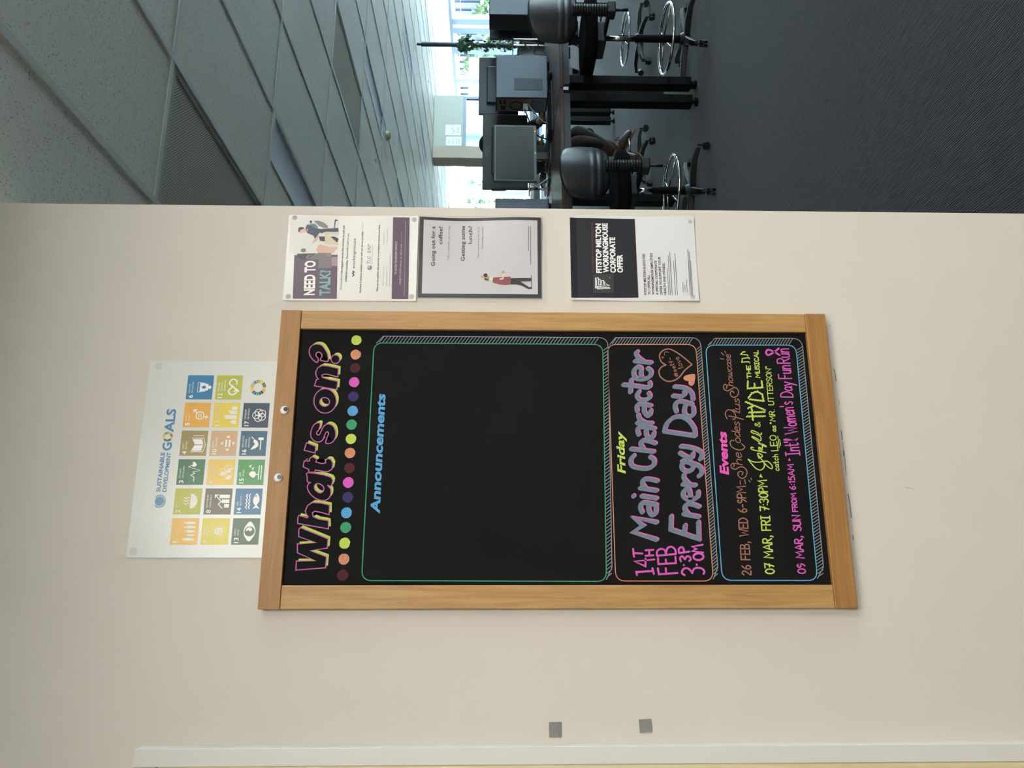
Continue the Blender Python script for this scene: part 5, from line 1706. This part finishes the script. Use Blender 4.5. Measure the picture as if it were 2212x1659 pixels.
    for k in range(4):
        a = radians(38 + 90 * k)
        G().tube([(0.031 * cos(a), 0.031 * sin(a), zr + 0.02), (0.233 * cos(a), 0.233 * sin(a), zr)], 0.006, 8).obj('ring_spoke', M_CHROME, fr, smooth=True)
    # five-star base
    G().lathe([(0.048, 0.075), (0.05, 0.10), (0.036, 0.1295)], n=18).obj('hub', M_BLACK, t)
    for k in range(5):
        a = base_rot + 2 * pi * k / 5
        c, s = cos(a), sin(a)
        path = [(0.04, .102), (0.14, .112), (0.24, .108), (0.315, .088)]
        hw = [0.034, 0.030, 0.025, 0.020]
        th = [0.040, 0.040, 0.034, 0.026]
        vs_, fs = [], []
        for (r, z), w, q in zip(path, hw, th):
            for (dw, dz) in ((-w, -q), (w, -q), (w * .8, 0), (-w * .8, 0)):
                vs_.append((r * c - dw * s, r * s + dw * c, z + dz))
        for i in range(3):
            for e in range(4):
                fs.append((i * 4 + e, i * 4 + (e + 1) % 4, (i + 1) * 4 + (e + 1) % 4, (i + 1) * 4 + e))
        fs += [(3, 2, 1, 0), (12, 13, 14, 15)]
        lg = G().add(vs_, fs).obj('base_leg', M_BLACK, t, smooth=False, bevel=0.006)
        cc = Vector((0.325 * c, 0.325 * s, 0.0))
        G().tube([cc + Vector((-s * .022, c * .022, .028)), cc + Vector((-s * .004, c * .004, .028))], 0.028, 14).tube([cc + Vector((s * .022, -c * .022, .028)), cc + Vector((s * .004, -c * .004, .028))], 0.028, 14).tube([cc + Vector((0, 0, .03)), cc + Vector((0, 0, .088))], 0.007, 8).tube([cc + Vector((-s * .0035, c * .0035, .028)), cc + Vector((s * .0035, -c * .0035, .028))], 0.008, 8).obj('castor', M_BLACK, lg)
    return t


chair((2.73, 4.90, 0), radians(4), 0.635, radians(-52), 'charcoal drafting chair in front of the flat screen, nearest the wall edge', hb=0.36)
chair((3.905, 4.78, 0), radians(-2), 0.845, radians(-132), 'raised charcoal drafting chair at the right in front of the desk', hb=0.365)
chair((5.16, 6.32, 0), radians(178), 0.86, radians(-128), 'drafting chair with chrome foot ring on the far side behind the raised chair')
chair((3.97, 6.58, 0), radians(192), 0.63, radians(-62), 'drafting chair under the seated person on the far side of the desk')


# ---------------------------------------------------------------- computers
def tower(x0, x1, y0, z1, label, ports=True, recess=True, zb=ZT):
    t = thing('computer_case', label, 'computer', ((x0 + x1) / 2, y0 + 0.1, zb), 0, 'grey computer cases')
    o_ = t.location
    y1 = y0 + 0.195
    G(o_).box((x0, y0 + 0.004, zb + 0.012), (x1, y1, z1)).obj('case', M_BLACK, t, bevel=0.003)
    G(o_).box((x0 + 0.004, y0 - 0.002, zb + 0.02), (x1 - 0.004, y0 + 0.0038, z1 - 0.006)).obj('side_panel', M_TOWER, t, bevel=0.002)
    if recess:
        w, h = x1 - x0, z1 - zb
        G(o_).box((x0 + w * .18, y0 - 0.0045, zb + h * .12), (x0 + w * .45, y0 - 0.0022, zb + h * .66)).obj('label_plate', M_TOWER2, t)
    for fx in (x0 + 0.03, x1 - 0.05):
        G(o_).box((fx, y0 + 0.02, zb), (fx + 0.02, y1 - 0.02, zb + 0.0118)).obj('foot', M_BLACK, t)
    if ports:
        h = z1 - zb
        xr = x0 - 0.0005
        rp = G(o_).box((xr - 0.0025, y0 + 0.012, zb + 0.03), (xr, y1 - 0.008, z1 - 0.01)).obj('rear_panel', M_PLATE, t)
        G(o_).box((xr - 0.006, y0 + 0.02, zb + 0.04), (xr - 0.0028, y1 - 0.015, zb + 0.155)).obj('power_supply', M_TOWER2, rp)
        fan = [(xr - 0.003, y0 + 0.105 + 0.055 * cos(a), zb + 0.285 + 0.055 * sin(a)) for a in [2 * pi * k / 24 for k in range(24)]]
        G(o_).tube(fan, 0.004, 6, closed=True).obj('fan_ring', M_STEEL, rp)
        for k in range(4):
            G(o_).box((xr - 0.0045, y0 + 0.03 + 0.03 * (k % 2), z1 - 0.05 - 0.035 * (k // 2)), (xr - 0.0027, y0 + 0.05 + 0.03 * (k % 2), z1 - 0.03 - 0.035 * (k // 2))).obj('port', M_STEEL, rp)
        for k in range(3):
            G(o_).box((xr - 0.0045, y0 + 0.11 + 0.02 * k, z1 - 0.085), (xr - 0.0027, y0 + 0.122 + 0.02 * k, z1 - 0.045)).obj('port', M_STEEL, rp)
        for k in range(3):
            G(o_).box((xr - 0.0042, y0 + 0.03, zb + 0.17 + 0.017 * k), (xr - 0.0027, y0 + 0.12, zb + 0.18 + 0.017 * k)).obj('slot_cover', mat('brass_plate', (176, 140, 92), rough=0.4, metal=0.6), rp)
    return t


tower(4.060, 4.487, 5.73, 1.482, 'grey computer case with a darker plate on its side, middle one on the desks')
tower(4.880, 5.310, 5.70, 1.545, 'grey computer case above the raised chair, at the top right', ports=False, recess=False)
tower(2.690, 3.120, 5.76, 1.482, 'dark grey computer case half hidden behind the wall end', ports=False, recess=False)


def monitor_back(cx, y, w, h, ztop, m, label, logo=None, stand=True):
    t = thing('monitor', label, 'monitor', (cx, y + 0.05, ZT), 0, 'monitors on the desks')
    o_ = t.location
    b = G(o_).box((cx - w / 2, y, ztop - h), (cx + w / 2, y + 0.022, ztop)).obj('back_shell', m, t, bevel=0.006)
    G(o_).box((cx - w * .32, y - 0.022, ztop - h * .82), (cx + w * .32, y - 0.0005, ztop - h * .2)).obj('electronics_bulge', m, t, bevel=0.012)
    G(o_).box((cx - w / 2 + 0.012, y + 0.0225, ztop - h + 0.02), (cx + w / 2 - 0.012, y + 0.024, ztop - 0.012)).obj('screen', M_SCREEN, t)
    G(o_).box((cx - 0.035, y - 0.045, ZT + 0.0125), (cx + 0.035, y - 0.0225, ztop - h * .45)).obj('stand', M_MONK, t, bevel=0.004)
    G(o_).box((cx - 0.13, y - 0.10, ZT), (cx + 0.13, y + 0.09, ZT + 0.012)).obj('foot', M_MONK, t, bevel=0.004)
    if logo:
        pr_ = Print(t, y - 0.0005, off=o_)
        set_line(pr_, 'logo_lettering', logo, (cx - .055, ztop - h * .13), (cx + .055, ztop - h * .13), 0.032, mat('logo_grey_print', (70, 76, 84), rough=0.5), 1, bold=.02)
    return t


monitor_back(3.720, 6.02, 0.745, 0.40, 1.597, M_MONK, 'wide black monitor seen from behind with a pale maker mark', 'AOC')
monitor_back(4.420, 6.06, 0.600, 0.36, 1.638, M_MONB, 'slate monitor seen from behind above the middle grey computer case')
monitor_back(5.250, 6.05, 0.680, 0.40, 1.542, M_MONB, 'slate monitor seen from behind at the right beside the ivy pole')
monitor_back(2.860, 6.09, 0.640, 0.40, 1.668, M_MONK, 'black monitor almost hidden behind the wall end')

# flat screen facing us
t = thing('flat_screen', 'grey-framed flat screen monitor facing the camera, switched off', 'monitor', (3.50, 5.80, ZT), radians(2), 'monitors on the desks')
w, h, zb_ = 0.535, 0.357, 0.118
G().box((-w / 2, -0.11, zb_), (w / 2, -0.075, zb_ + h)).obj('housing', M_BEZEL, t, bevel=0.004)
G().box((-w / 2 + .014, -0.1125, zb_ + .024), (w / 2 - .014, -0.1105, zb_ + h - .014)).obj('screen', M_SCREEN, t)
G().box((-.012, -.1122, zb_ + .007), (.012, -.1103, zb_ + .017)).obj('maker_badge', mat('badge_silver', (190, 196, 200), rough=0.3, metal=0.5), t)
G().box((w / 2 - .06, -.1122, zb_ + .009), (w / 2 - .054, -.1103, zb_ + .015)).obj('power_light', mat('amber_light', (255, 180, 90), emit=3.0), t)
G().box((-.035, -.0745, .0125), (.035, -.05, zb_ + .1)).obj('stand', M_MONK, t, bevel=0.004)
G().box((-.12, -.12, 0), (.12, .05, .012)).obj('foot', M_MONK, t, bevel=0.004)

# keyboard, mouse, phone, plugs and cables
t = thing('keyboard', 'black keyboard lying on the desk under the flat screen', 'keyboard', (3.755, 5.47, ZT + .0005), radians(4))
G().add([(-.24, -.08, 0), (.24, -.08, 0), (.24, .08, 0), (-.24, .08, 0), (-.24, -.08, .014), (.24, -.08, .014), (.24, .08, .03), (-.24, .08, .03)],
        [(3, 2, 1, 0), (4, 5, 6, 7), (0, 1, 5, 4), (1, 2, 6, 5), (2, 3, 7, 6), (3, 0, 4, 7)]).obj('body', M_BLACK, t, bevel=0.003)
g = G()
for r in range(5):
    for c in range(15):
        x, y = -.228 + .0305 * c, -.066 + .028 * r
        z = .0145 + .016 * (y + .08) / .16
        g.box((x, y, z), (x + .025, y + .022, z + .007))
kk = g.obj('keys', M_STEEL, t)
kk['kind'] = 'stuff'
t = thing('computer_mouse', 'black computer mouse at the right end of the keyboard', 'mouse', (4.055, 5.44, ZT))
G().ball((0, 0, .0205), (.035, .058, .02), 16, 10).obj('body', M_BLACK, t, smooth=True)
G().tube([(0, 0, .041), (0, .03, .037)], .005, 8).obj('scroll_wheel', M_BEZEL, t)
p = on_z(1189, 331, ZT + .005)
t = thing('mobile_phone', 'thin phone with a pale edge lying under the flat screen', 'phone', (p.x, p.y, ZT + .0005), radians(8))
G().box((-.075, -.036, 0), (.075, .036, .008)).obj('body', mat('pale_phone_edge', (150, 150, 156), rough=0.3, metal=0.5), t, bevel=0.003)
G().box((-.07, -.032, .0082), (.07, .032, .0086)).obj('screen', M_SCREEN, t)


def cable(pts, r, label, m=None, name='cable'):
    pts = [Vector(p_) for p_ in pts]
    o_ = G(pts[0]).tube(smooth_path(pts, 6), r, 7).obj(name, m or M_CABLE, None, smooth=True)
    o_.location = pts[0]
    return tag(o_, label, 'cable', 'desk cables')


dz = ZT + .006
A = lambda x, y: on_z(x, y, dz)
cable([A(1184, 362), A(1187, 370), A(1188, 380), A(1184, 400), A(1177, 415), A(1178, 424)], .005, 'black cable looping over the desk left of the flat screen')
cable([A(1176, 372), A(1183, 376), A(1187, 392), A(1185, 410), A(1179, 419)], .0045, 'thinner black cable lying inside the loop on the desk')
cable([(4.04, 5.83, 1.235), (3.95, 5.78, 1.22), (3.80, 5.86, 1.14), (3.78, 5.92, 1.03)], .006, 'black cable drooping from the back of the middle computer case')
cable([(4.045, 5.80, 1.205), (3.98, 5.74, 1.19), (3.86, 5.74, 1.10), (3.80, 5.72, 1.027)], .005, 'pale grey cable drooping from the plug beside the flat screen', M_TOWER)
t = thing('plug', 'pale blue-white cable plug behind the middle computer case', 'plug', (4.035, 5.80, 1.215))
G().box((-.05, -.012, -.012), (.012, .012, .03)).obj('shell', mat('pale_plug', (186, 198, 220), rough=0.4), t, bevel=0.003)
G().tube([(-.05, 0, .01), (-.075, 0, .006)], .007, 8).obj('strain_relief', M_BLACK, t)
# white cable basket hanging under the right desk
t = thing('cable_basket', 'white curved cable basket hanging under the right desk', 'cable basket', (4.14, 5.38, .80))
prof = [(.09 * cos(a), .075 + .085 * sin(a) * -1) for a in [pi * k / 10 for k in range(11)]]
vs_, fs = [], []
for (y, z) in prof:
    vs_ += [(-.11, y, z), (.11, y, z)]
k0 = len(vs_)
for (y, z) in prof:
    vs_ += [(-.11, y * .93, z + .006), (.11, y * .93, z + .006)]
for i in range(10):
    fs += [(2 * i, 2 * i + 1, 2 * i + 3, 2 * i + 2), (k0 + 2 * i, k0 + 2 * i + 2, k0 + 2 * i + 3, k0 + 2 * i + 1)]
G().add(vs_, fs).obj('tray', M_WHITEP, t, smooth=True)
G().box((-.10, -.0885, .0755), (-.09, -.0865, .116)).box((.09, -.0885, .0755), (.10, -.0865, .116)).obj('hanger', M_WHITEP, t)
t = thing('power_adapter', 'dark adapter lying in the white cable basket', 'adapter', (4.14, 5.385, .808))
G().box((-.07, -.03, 0), (.06, .03, .045)).obj('body', M_BLACK, t, bevel=0.006)
G().tube([(.06, 0, .02), (.09, .01, .05), (.10, .02, .10)], .005, 7).obj('lead', M_CABLE, t, smooth=True)

# white tube lamp with a glass stand, and pale brackets on the far desk edge
p = at(1105, 407.5, 6.16)
t = thing('tube_lamp', 'slim white tube lamp standing behind the monitors near the wall end', 'lamp', (p.x, 6.16, ZT))
zt_ = at(1062, 407.5, 6.16).z - ZT
zb_ = at(1093, 407.5, 6.16).z - ZT
G().lathe([(.05, 0), (.05, .012)], n=18).obj('base', M_WHITEP, t)
G().lathe([(.010, .0122), (.010, zb_ - .001)], n=12).obj('stem', M_CHROME, t, smooth=True)
G().lathe([(.022, zb_), (.024, zb_ + .01), (.024, zt_ - .01), (.020, zt_)], n=16).obj('lamp_shade', M_WHITEP, t, smooth=True)
t = thing('laptop_stand', 'folding laptop stand of pale bars beside the tube lamp', 'laptop stand', (3.36, 5.98, ZT))
for a, b in (((-.06, 0, 0.006), (.05, .05, .16)), ((.07, 0, 0.006), (-.02, .05, .16)), ((-.09, .02, .006), (.10, .02, .006)), ((-.07, .05, .165), (.08, .05, .165))):
    G().tube([a, b], .006, 8).obj('bar', mat('pale_aluminium', (214, 204, 206), rough=0.3, metal=0.4), t)
t = thing('wire_stand', 'wire desk stand with tangled cables beside the middle computer case', 'desk stand', (4.74, 6.0, ZT))
for x in (-.1, .1):
    G().tube([(x, -.04, .005), (x, -.04, .30), (x, .04, .30), (x, .04, .005)], .005, 8).obj('wire_frame', M_CHROME, t)
G().box((-.12, -.05, .3055), (.12, .05, .312)).obj('shelf', M_BEZEL, t)
G().tube(smooth_path([(-.09, -.06, .28), (-.03, -.07, .16), (.05, -.06, .22), (.02, -.07, .08), (-.06, -.06, .12), (-.08, -.06, .01)], 6), .006, 7).obj('tangled_cable', M_BEZEL, t, smooth=True)
# ---------------------------------------------------------------- ivy pole
pp = on_z(900, 95, CEIL)
t = thing('ivy_pole', 'dark ceiling pole with green ivy climbing it by the windows', 'pole', (pp.x, pp.y, 0))
G().lathe([(.055, 0), (.055, .01), (.036, .02), (.036, CEIL - .07), (.022, CEIL - .0695), (.022, CEIL - .0045)], n=16).obj('pole', mat('dark_pole', (52, 58, 74), rough=0.5), t, smooth=False)
rnd = random.Random(7)
g = G()
vine = G()


def leaf(g, p, n, s):
    n = n.normalized()
    e = n.cross(Vector((0, 0, 1)))
    e = e.normalized() if e.length > .1 else Vector((1, 0, 0))
    f_ = n.cross(e)
    a = rnd.uniform(0, 2 * pi)
    e, f_ = e * cos(a) + f_ * sin(a), f_ * cos(a) - e * sin(a)
    pts = [(0, -1), (.7, -.5), (1, .1), (.45, .25), (.35, 1.0), (0, .55), (-.35, 1.0), (-.45, .25), (-1, .1), (-.7, -.5)]
    k = len(g.v)
    g.add([p + e * (x * s) + f_ * (y * s) + n * (-.15 * s * abs(x)) for x, y in pts] + [p + n * .1 * s], [(i, (i + 1) % 10, 10) for i in range(10)])


for k in range(230):
    z = rnd.uniform(1.15, 2.08)
    dense = 1.0 if 1.84 < z < 2.06 else .35
    if rnd.random() > dense:
        continue
    a = rnd.uniform(0, 2 * pi)
    r = .05 + abs(rnd.gauss(0, .05 if dense > .9 else .035))
    leaf(g, Vector((r * cos(a), r * sin(a), z)), Vector((cos(a), sin(a), rnd.uniform(-.3, .8))), rnd.uniform(.025, .045))
for k in range(26):
    z = rnd.uniform(1.86, 2.04)
    leaf(g, Vector((rnd.uniform(-.12, .12), rnd.uniform(-.12, .05), z)), Vector((rnd.uniform(-1, 1), -1, rnd.uniform(-.3, .8))), rnd.uniform(.03, .05))
lv_ = g.obj('ivy_leaves', mat('ivy_green', (52, 92, 62), rough=0.5, var=0.3, scale=20), t)
lv_['kind'] = 'stuff'
G().tube([(.042 * cos(a * .8), .042 * sin(a * .8), 1.1 + a * .03) for a in range(32)], .006, 6).obj('ivy_stem', M_BARK, t, smooth=True)


# ---------------------------------------------------------------- the person behind the desk
def skin_obj(name, nodes, edges, m, parent, off, sub=2, root=0):
    """nodes: (point, radius) or (point, (rx, ry)); one continuous skinned mesh, applied"""
    me = bpy.data.meshes.new(name)
    me.from_pydata([tuple(Vector(p_) - Vector(off)) for p_, r in nodes], edges, [])
    o = bpy.data.objects.new(name, me)
    col.objects.link(o)
    o.modifiers.new('skin', 'SKIN').use_smooth_shade = True
    for i, (p_, r) in enumerate(nodes):
        sv = me.skin_vertices[0].data[i]
        sv.radius = (r, r) if not isinstance(r, tuple) else r
        sv.use_root = (i == root)
    s = o.modifiers.new('subsurf', 'SUBSURF')
    s.levels = s.render_levels = sub
    bpy.context.view_layer.update()
    dg = bpy.context.evaluated_depsgraph_get()
    nm = bpy.data.meshes.new_from_object(o.evaluated_get(dg))
    bpy.data.objects.remove(o)
    for p_ in nm.polygons:
        p_.use_smooth = True
    nm.materials.clear()
    return link(name, nm, m, parent)


PB = Vector((4.02, 6.66, 0.63))
person = thing('person', 'person in brown trousers and laced shoes sitting on the far side of the desk', 'person', PB)
M_SKIN = mat('skin', (150, 104, 80), rough=0.6)
M_HAIR = mat('black_hair', (18, 17, 18), rough=0.6)
M_SHIRT = mat('dark_shirt', (34, 38, 46), rough=0.85, var=0.1)
M_TROUS = mat('brown_trousers', (66, 54, 50), rough=0.9, var=0.12, scale=60, bump=0.2, bscale=400)
M_SHOE = mat('brown_leather', (84, 70, 58), rough=0.45, var=0.1)
M_SOLE = mat('tan_sole', (116, 95, 72), rough=0.7)
hip = Vector((4.00, 6.68, 0.74))
kR, kL = Vector((4.125, 6.32, 0.72)), Vector((3.985, 6.27, 0.735))
aR, aL = Vector((3.91, 6.38, 0.315)), Vector((4.02, 6.42, 0.30))
neck = Vector((4.15, 6.64, 1.34))
head = Vector((4.165, 6.60, 1.52))
sR, sL = Vector((4.32, 6.66, 1.27)), Vector((3.95, 6.66, 1.27))
eR, eL = Vector((4.33, 6.50, 1.07)), Vector((3.82, 6.50, 1.07))
wR, wL = Vector((4.22, 6.28, 1.06)), Vector((3.93, 6.28, 1.06))
bn = [(hip, .12), (Vector((4.06, 6.70, .95)), .115), (Vector((4.12, 6.68, 1.18)), .13), (neck, .05), (head - Vector((0, .01, .08)), .062), (head + Vector((0, 0, .02)), .085), (head + Vector((0, .005, .075)), .062),
      (sR, .058), (eR, .04), (wR, .027), (sL, .058), (eL, .04), (wL, .027),
      (hip + Vector((.08, -.04, -.02)), .085), (kR, .058), (aR, .034), (hip + Vector((-.08, -.04, -.02)), .085), (kL, .058), (aL, .034)]
be = [(0, 1), (1, 2), (2, 3), (3, 4), (4, 5), (5, 6), (2, 7), (7, 8), (8, 9), (2, 10), (10, 11), (11, 12), (0, 13), (13, 14), (14, 15), (0, 16), (16, 17), (17, 18)]
for wr, sx in ((9, 1), (12, -1)):
    base = bn[wr][0]
    palm = base + Vector((-.01 * sx, -.06, -.005))
    bn.append((palm, (.03, .016)))
    pi_ = len(bn) - 1
    be.append((wr, pi_))
    for q, (dx, L) in enumerate(((-.026, .06), (-.009, .075), (.009, .07), (.026, .055))):
        k1 = palm + Vector((dx, -.03, .004))
        bn.append((k1, .0095))
        bn.append((k1 + Vector((dx * .15, -L * .55, 0)), .0085))
        bn.append((k1 + Vector((dx * .15, -L, -.015)), .007))
        n_ = len(bn)
        be += [(pi_, n_ - 3), (n_ - 3, n_ - 2), (n_ - 2, n_ - 1)]
    k1 = palm + Vector((-.035 * sx, .01, 0))
    bn.append((k1, .011))
    bn.append((k1 + Vector((-.015 * sx, -.035, -.008)), .009))
    n_ = len(bn)
    be += [(pi_, n_ - 2), (n_ - 2, n_ - 1)]
skin_obj('body', bn, be, M_SKIN, person, PB, 2, 0)
tn = [(hip + Vector((0, .02, .02)), .145), (hip + Vector((.09, -.05, -.01)), .105), ((hip + kR) / 2 + Vector((.05, 0, .01)), .092), (kR, .078), ((kR + aR) / 2 + Vector((.008, 0, 0)), .066), (aR + Vector((.02, 0, .035)), .058),
      (hip + Vector((-.09, -.05, -.01)), .105), ((hip + kL) / 2 + Vector((-.03, 0, .01)), .092), (kL, .078), ((kL + aL) / 2, .064), (aL + Vector((0, 0, .04)), .055)]
skin_obj('trousers', tn, [(0, 1), (1, 2), (2, 3), (3, 4), (4, 5), (0, 6), (6, 7), (7, 8), (8, 9), (9, 10)], M_TROUS, person, PB, 2, 0)
sn = [(hip + Vector((0, .02, .05)), .135), (Vector((4.06, 6.70, .97)), .13), (Vector((4.12, 6.68, 1.18)), .145), (neck - Vector((0, 0, .03)), .068), (sR, .07), (eR, .052), ((eR + wR) / 2, .045), (sL, .07), (eL, .052), ((eL + wL) / 2, .045)]
skin_obj('shirt', sn, [(0, 1), (1, 2), (2, 3), (2, 4), (4, 5), (5, 6), (2, 7), (7, 8), (8, 9)], M_SHIRT, person, PB, 2, 0)
g = G(PB)
g.ball(head + Vector((0, .018, .035)), (.092, .108, .09), 18, 12)
hr_ = g.obj('hair', M_HAIR, person, smooth=True)
fc = G(PB)
for s in (-1, 1):
    fc.ball(head + Vector((s * .034, -.082, .005)), (.013, .008, .009), 10, 8)
fc.obj('eyes', M_EYEW, person, smooth=True)
G(PB).tube([head + Vector((0, -.088, .01)), head + Vector((0, -.108, -.03)), head + Vector((0, -.092, -.04))], [.008, .014, .012], 8).obj('nose', M_SKIN, person, smooth=True)
G(PB).tube([head + Vector((-.026, -.082, -.068)), head + Vector((0, -.09, -.066)), head + Vector((.026, -.082, -.068))], [.003, .006, .003], 8).obj('mouth', mat('lips', (130, 72, 66), rough=0.5), person, smooth=True)
for s in (-1, 1):
    G(PB).ball(head + Vector((s * .088, .005, -.005)), (.012, .022, .034), 10, 8).obj('ear', M_SKIN, person, smooth=True)


def shoe(ankle, toe_dir, lab_lace):
    """upper and sole along toe_dir from below the ankle"""
    d = Vector(toe_dir).normalized()
    side = d.cross(Vector((0, 0, 1)))
    side = side.normalized() if side.length > .05 else Vector((1, 0, 0))
    up = side.cross(d)
    heel = ankle - up * .055 - d * .05
    nd = [(heel + up * .03, .042), (heel + d * .07 + up * .035, .045), (heel + d * .15 + up * .025, .043), (heel + d * .225 + up * .018, .034)]
    u = skin_obj('shoe', nd + [(ankle + up * .01, .040)], [(0, 1), (1, 2), (2, 3), (1, 4)], M_SHOE, person, PB, 2, 1)
    n = 18
    vs_, fs = [], []
    for z in (-.022, -.004):
        for k in range(n):
            a = 2 * pi * k / n
            vs_.append(heel + d * (.10 + .15 * cos(a)) + side * (.044 * sin(a) * (1 + .12 * cos(a))) + up * z)
    for k in range(n):
        fs.append((k, (k + 1) % n, n + (k + 1) % n, n + k))
    fs += [tuple(range(n - 1, -1, -1)), tuple(range(n, 2 * n))]
    so = G(PB).add(vs_, fs).obj('sole', M_SOLE, u)
    lc = G(PB)
    for k in range(4):
        c = heel + d * (.09 + .022 * k) + up * (.083 - .009 * k)
        lc.tube([c - side * .03 - up * .012, c + up * .004, c + side * .03 - up * .012], .003, 6)
    lc.tube(smooth_path([heel + d * .085 + up * .088, heel + d * .06 + side * .04 + up * .12, heel + d * .10 + side * .07 + up * .10, heel + d * .085 + up * .088], 5), .003, 6)
    lc.obj('laces', M_BLACK, u, smooth=True)


shoe(aR + Vector((-.01, -.01, -.015)), (-.45, -.62, -.55), 0)
shoe(aL + Vector((.02, -.01, .01)), (.75, -.35, -.40), 1)
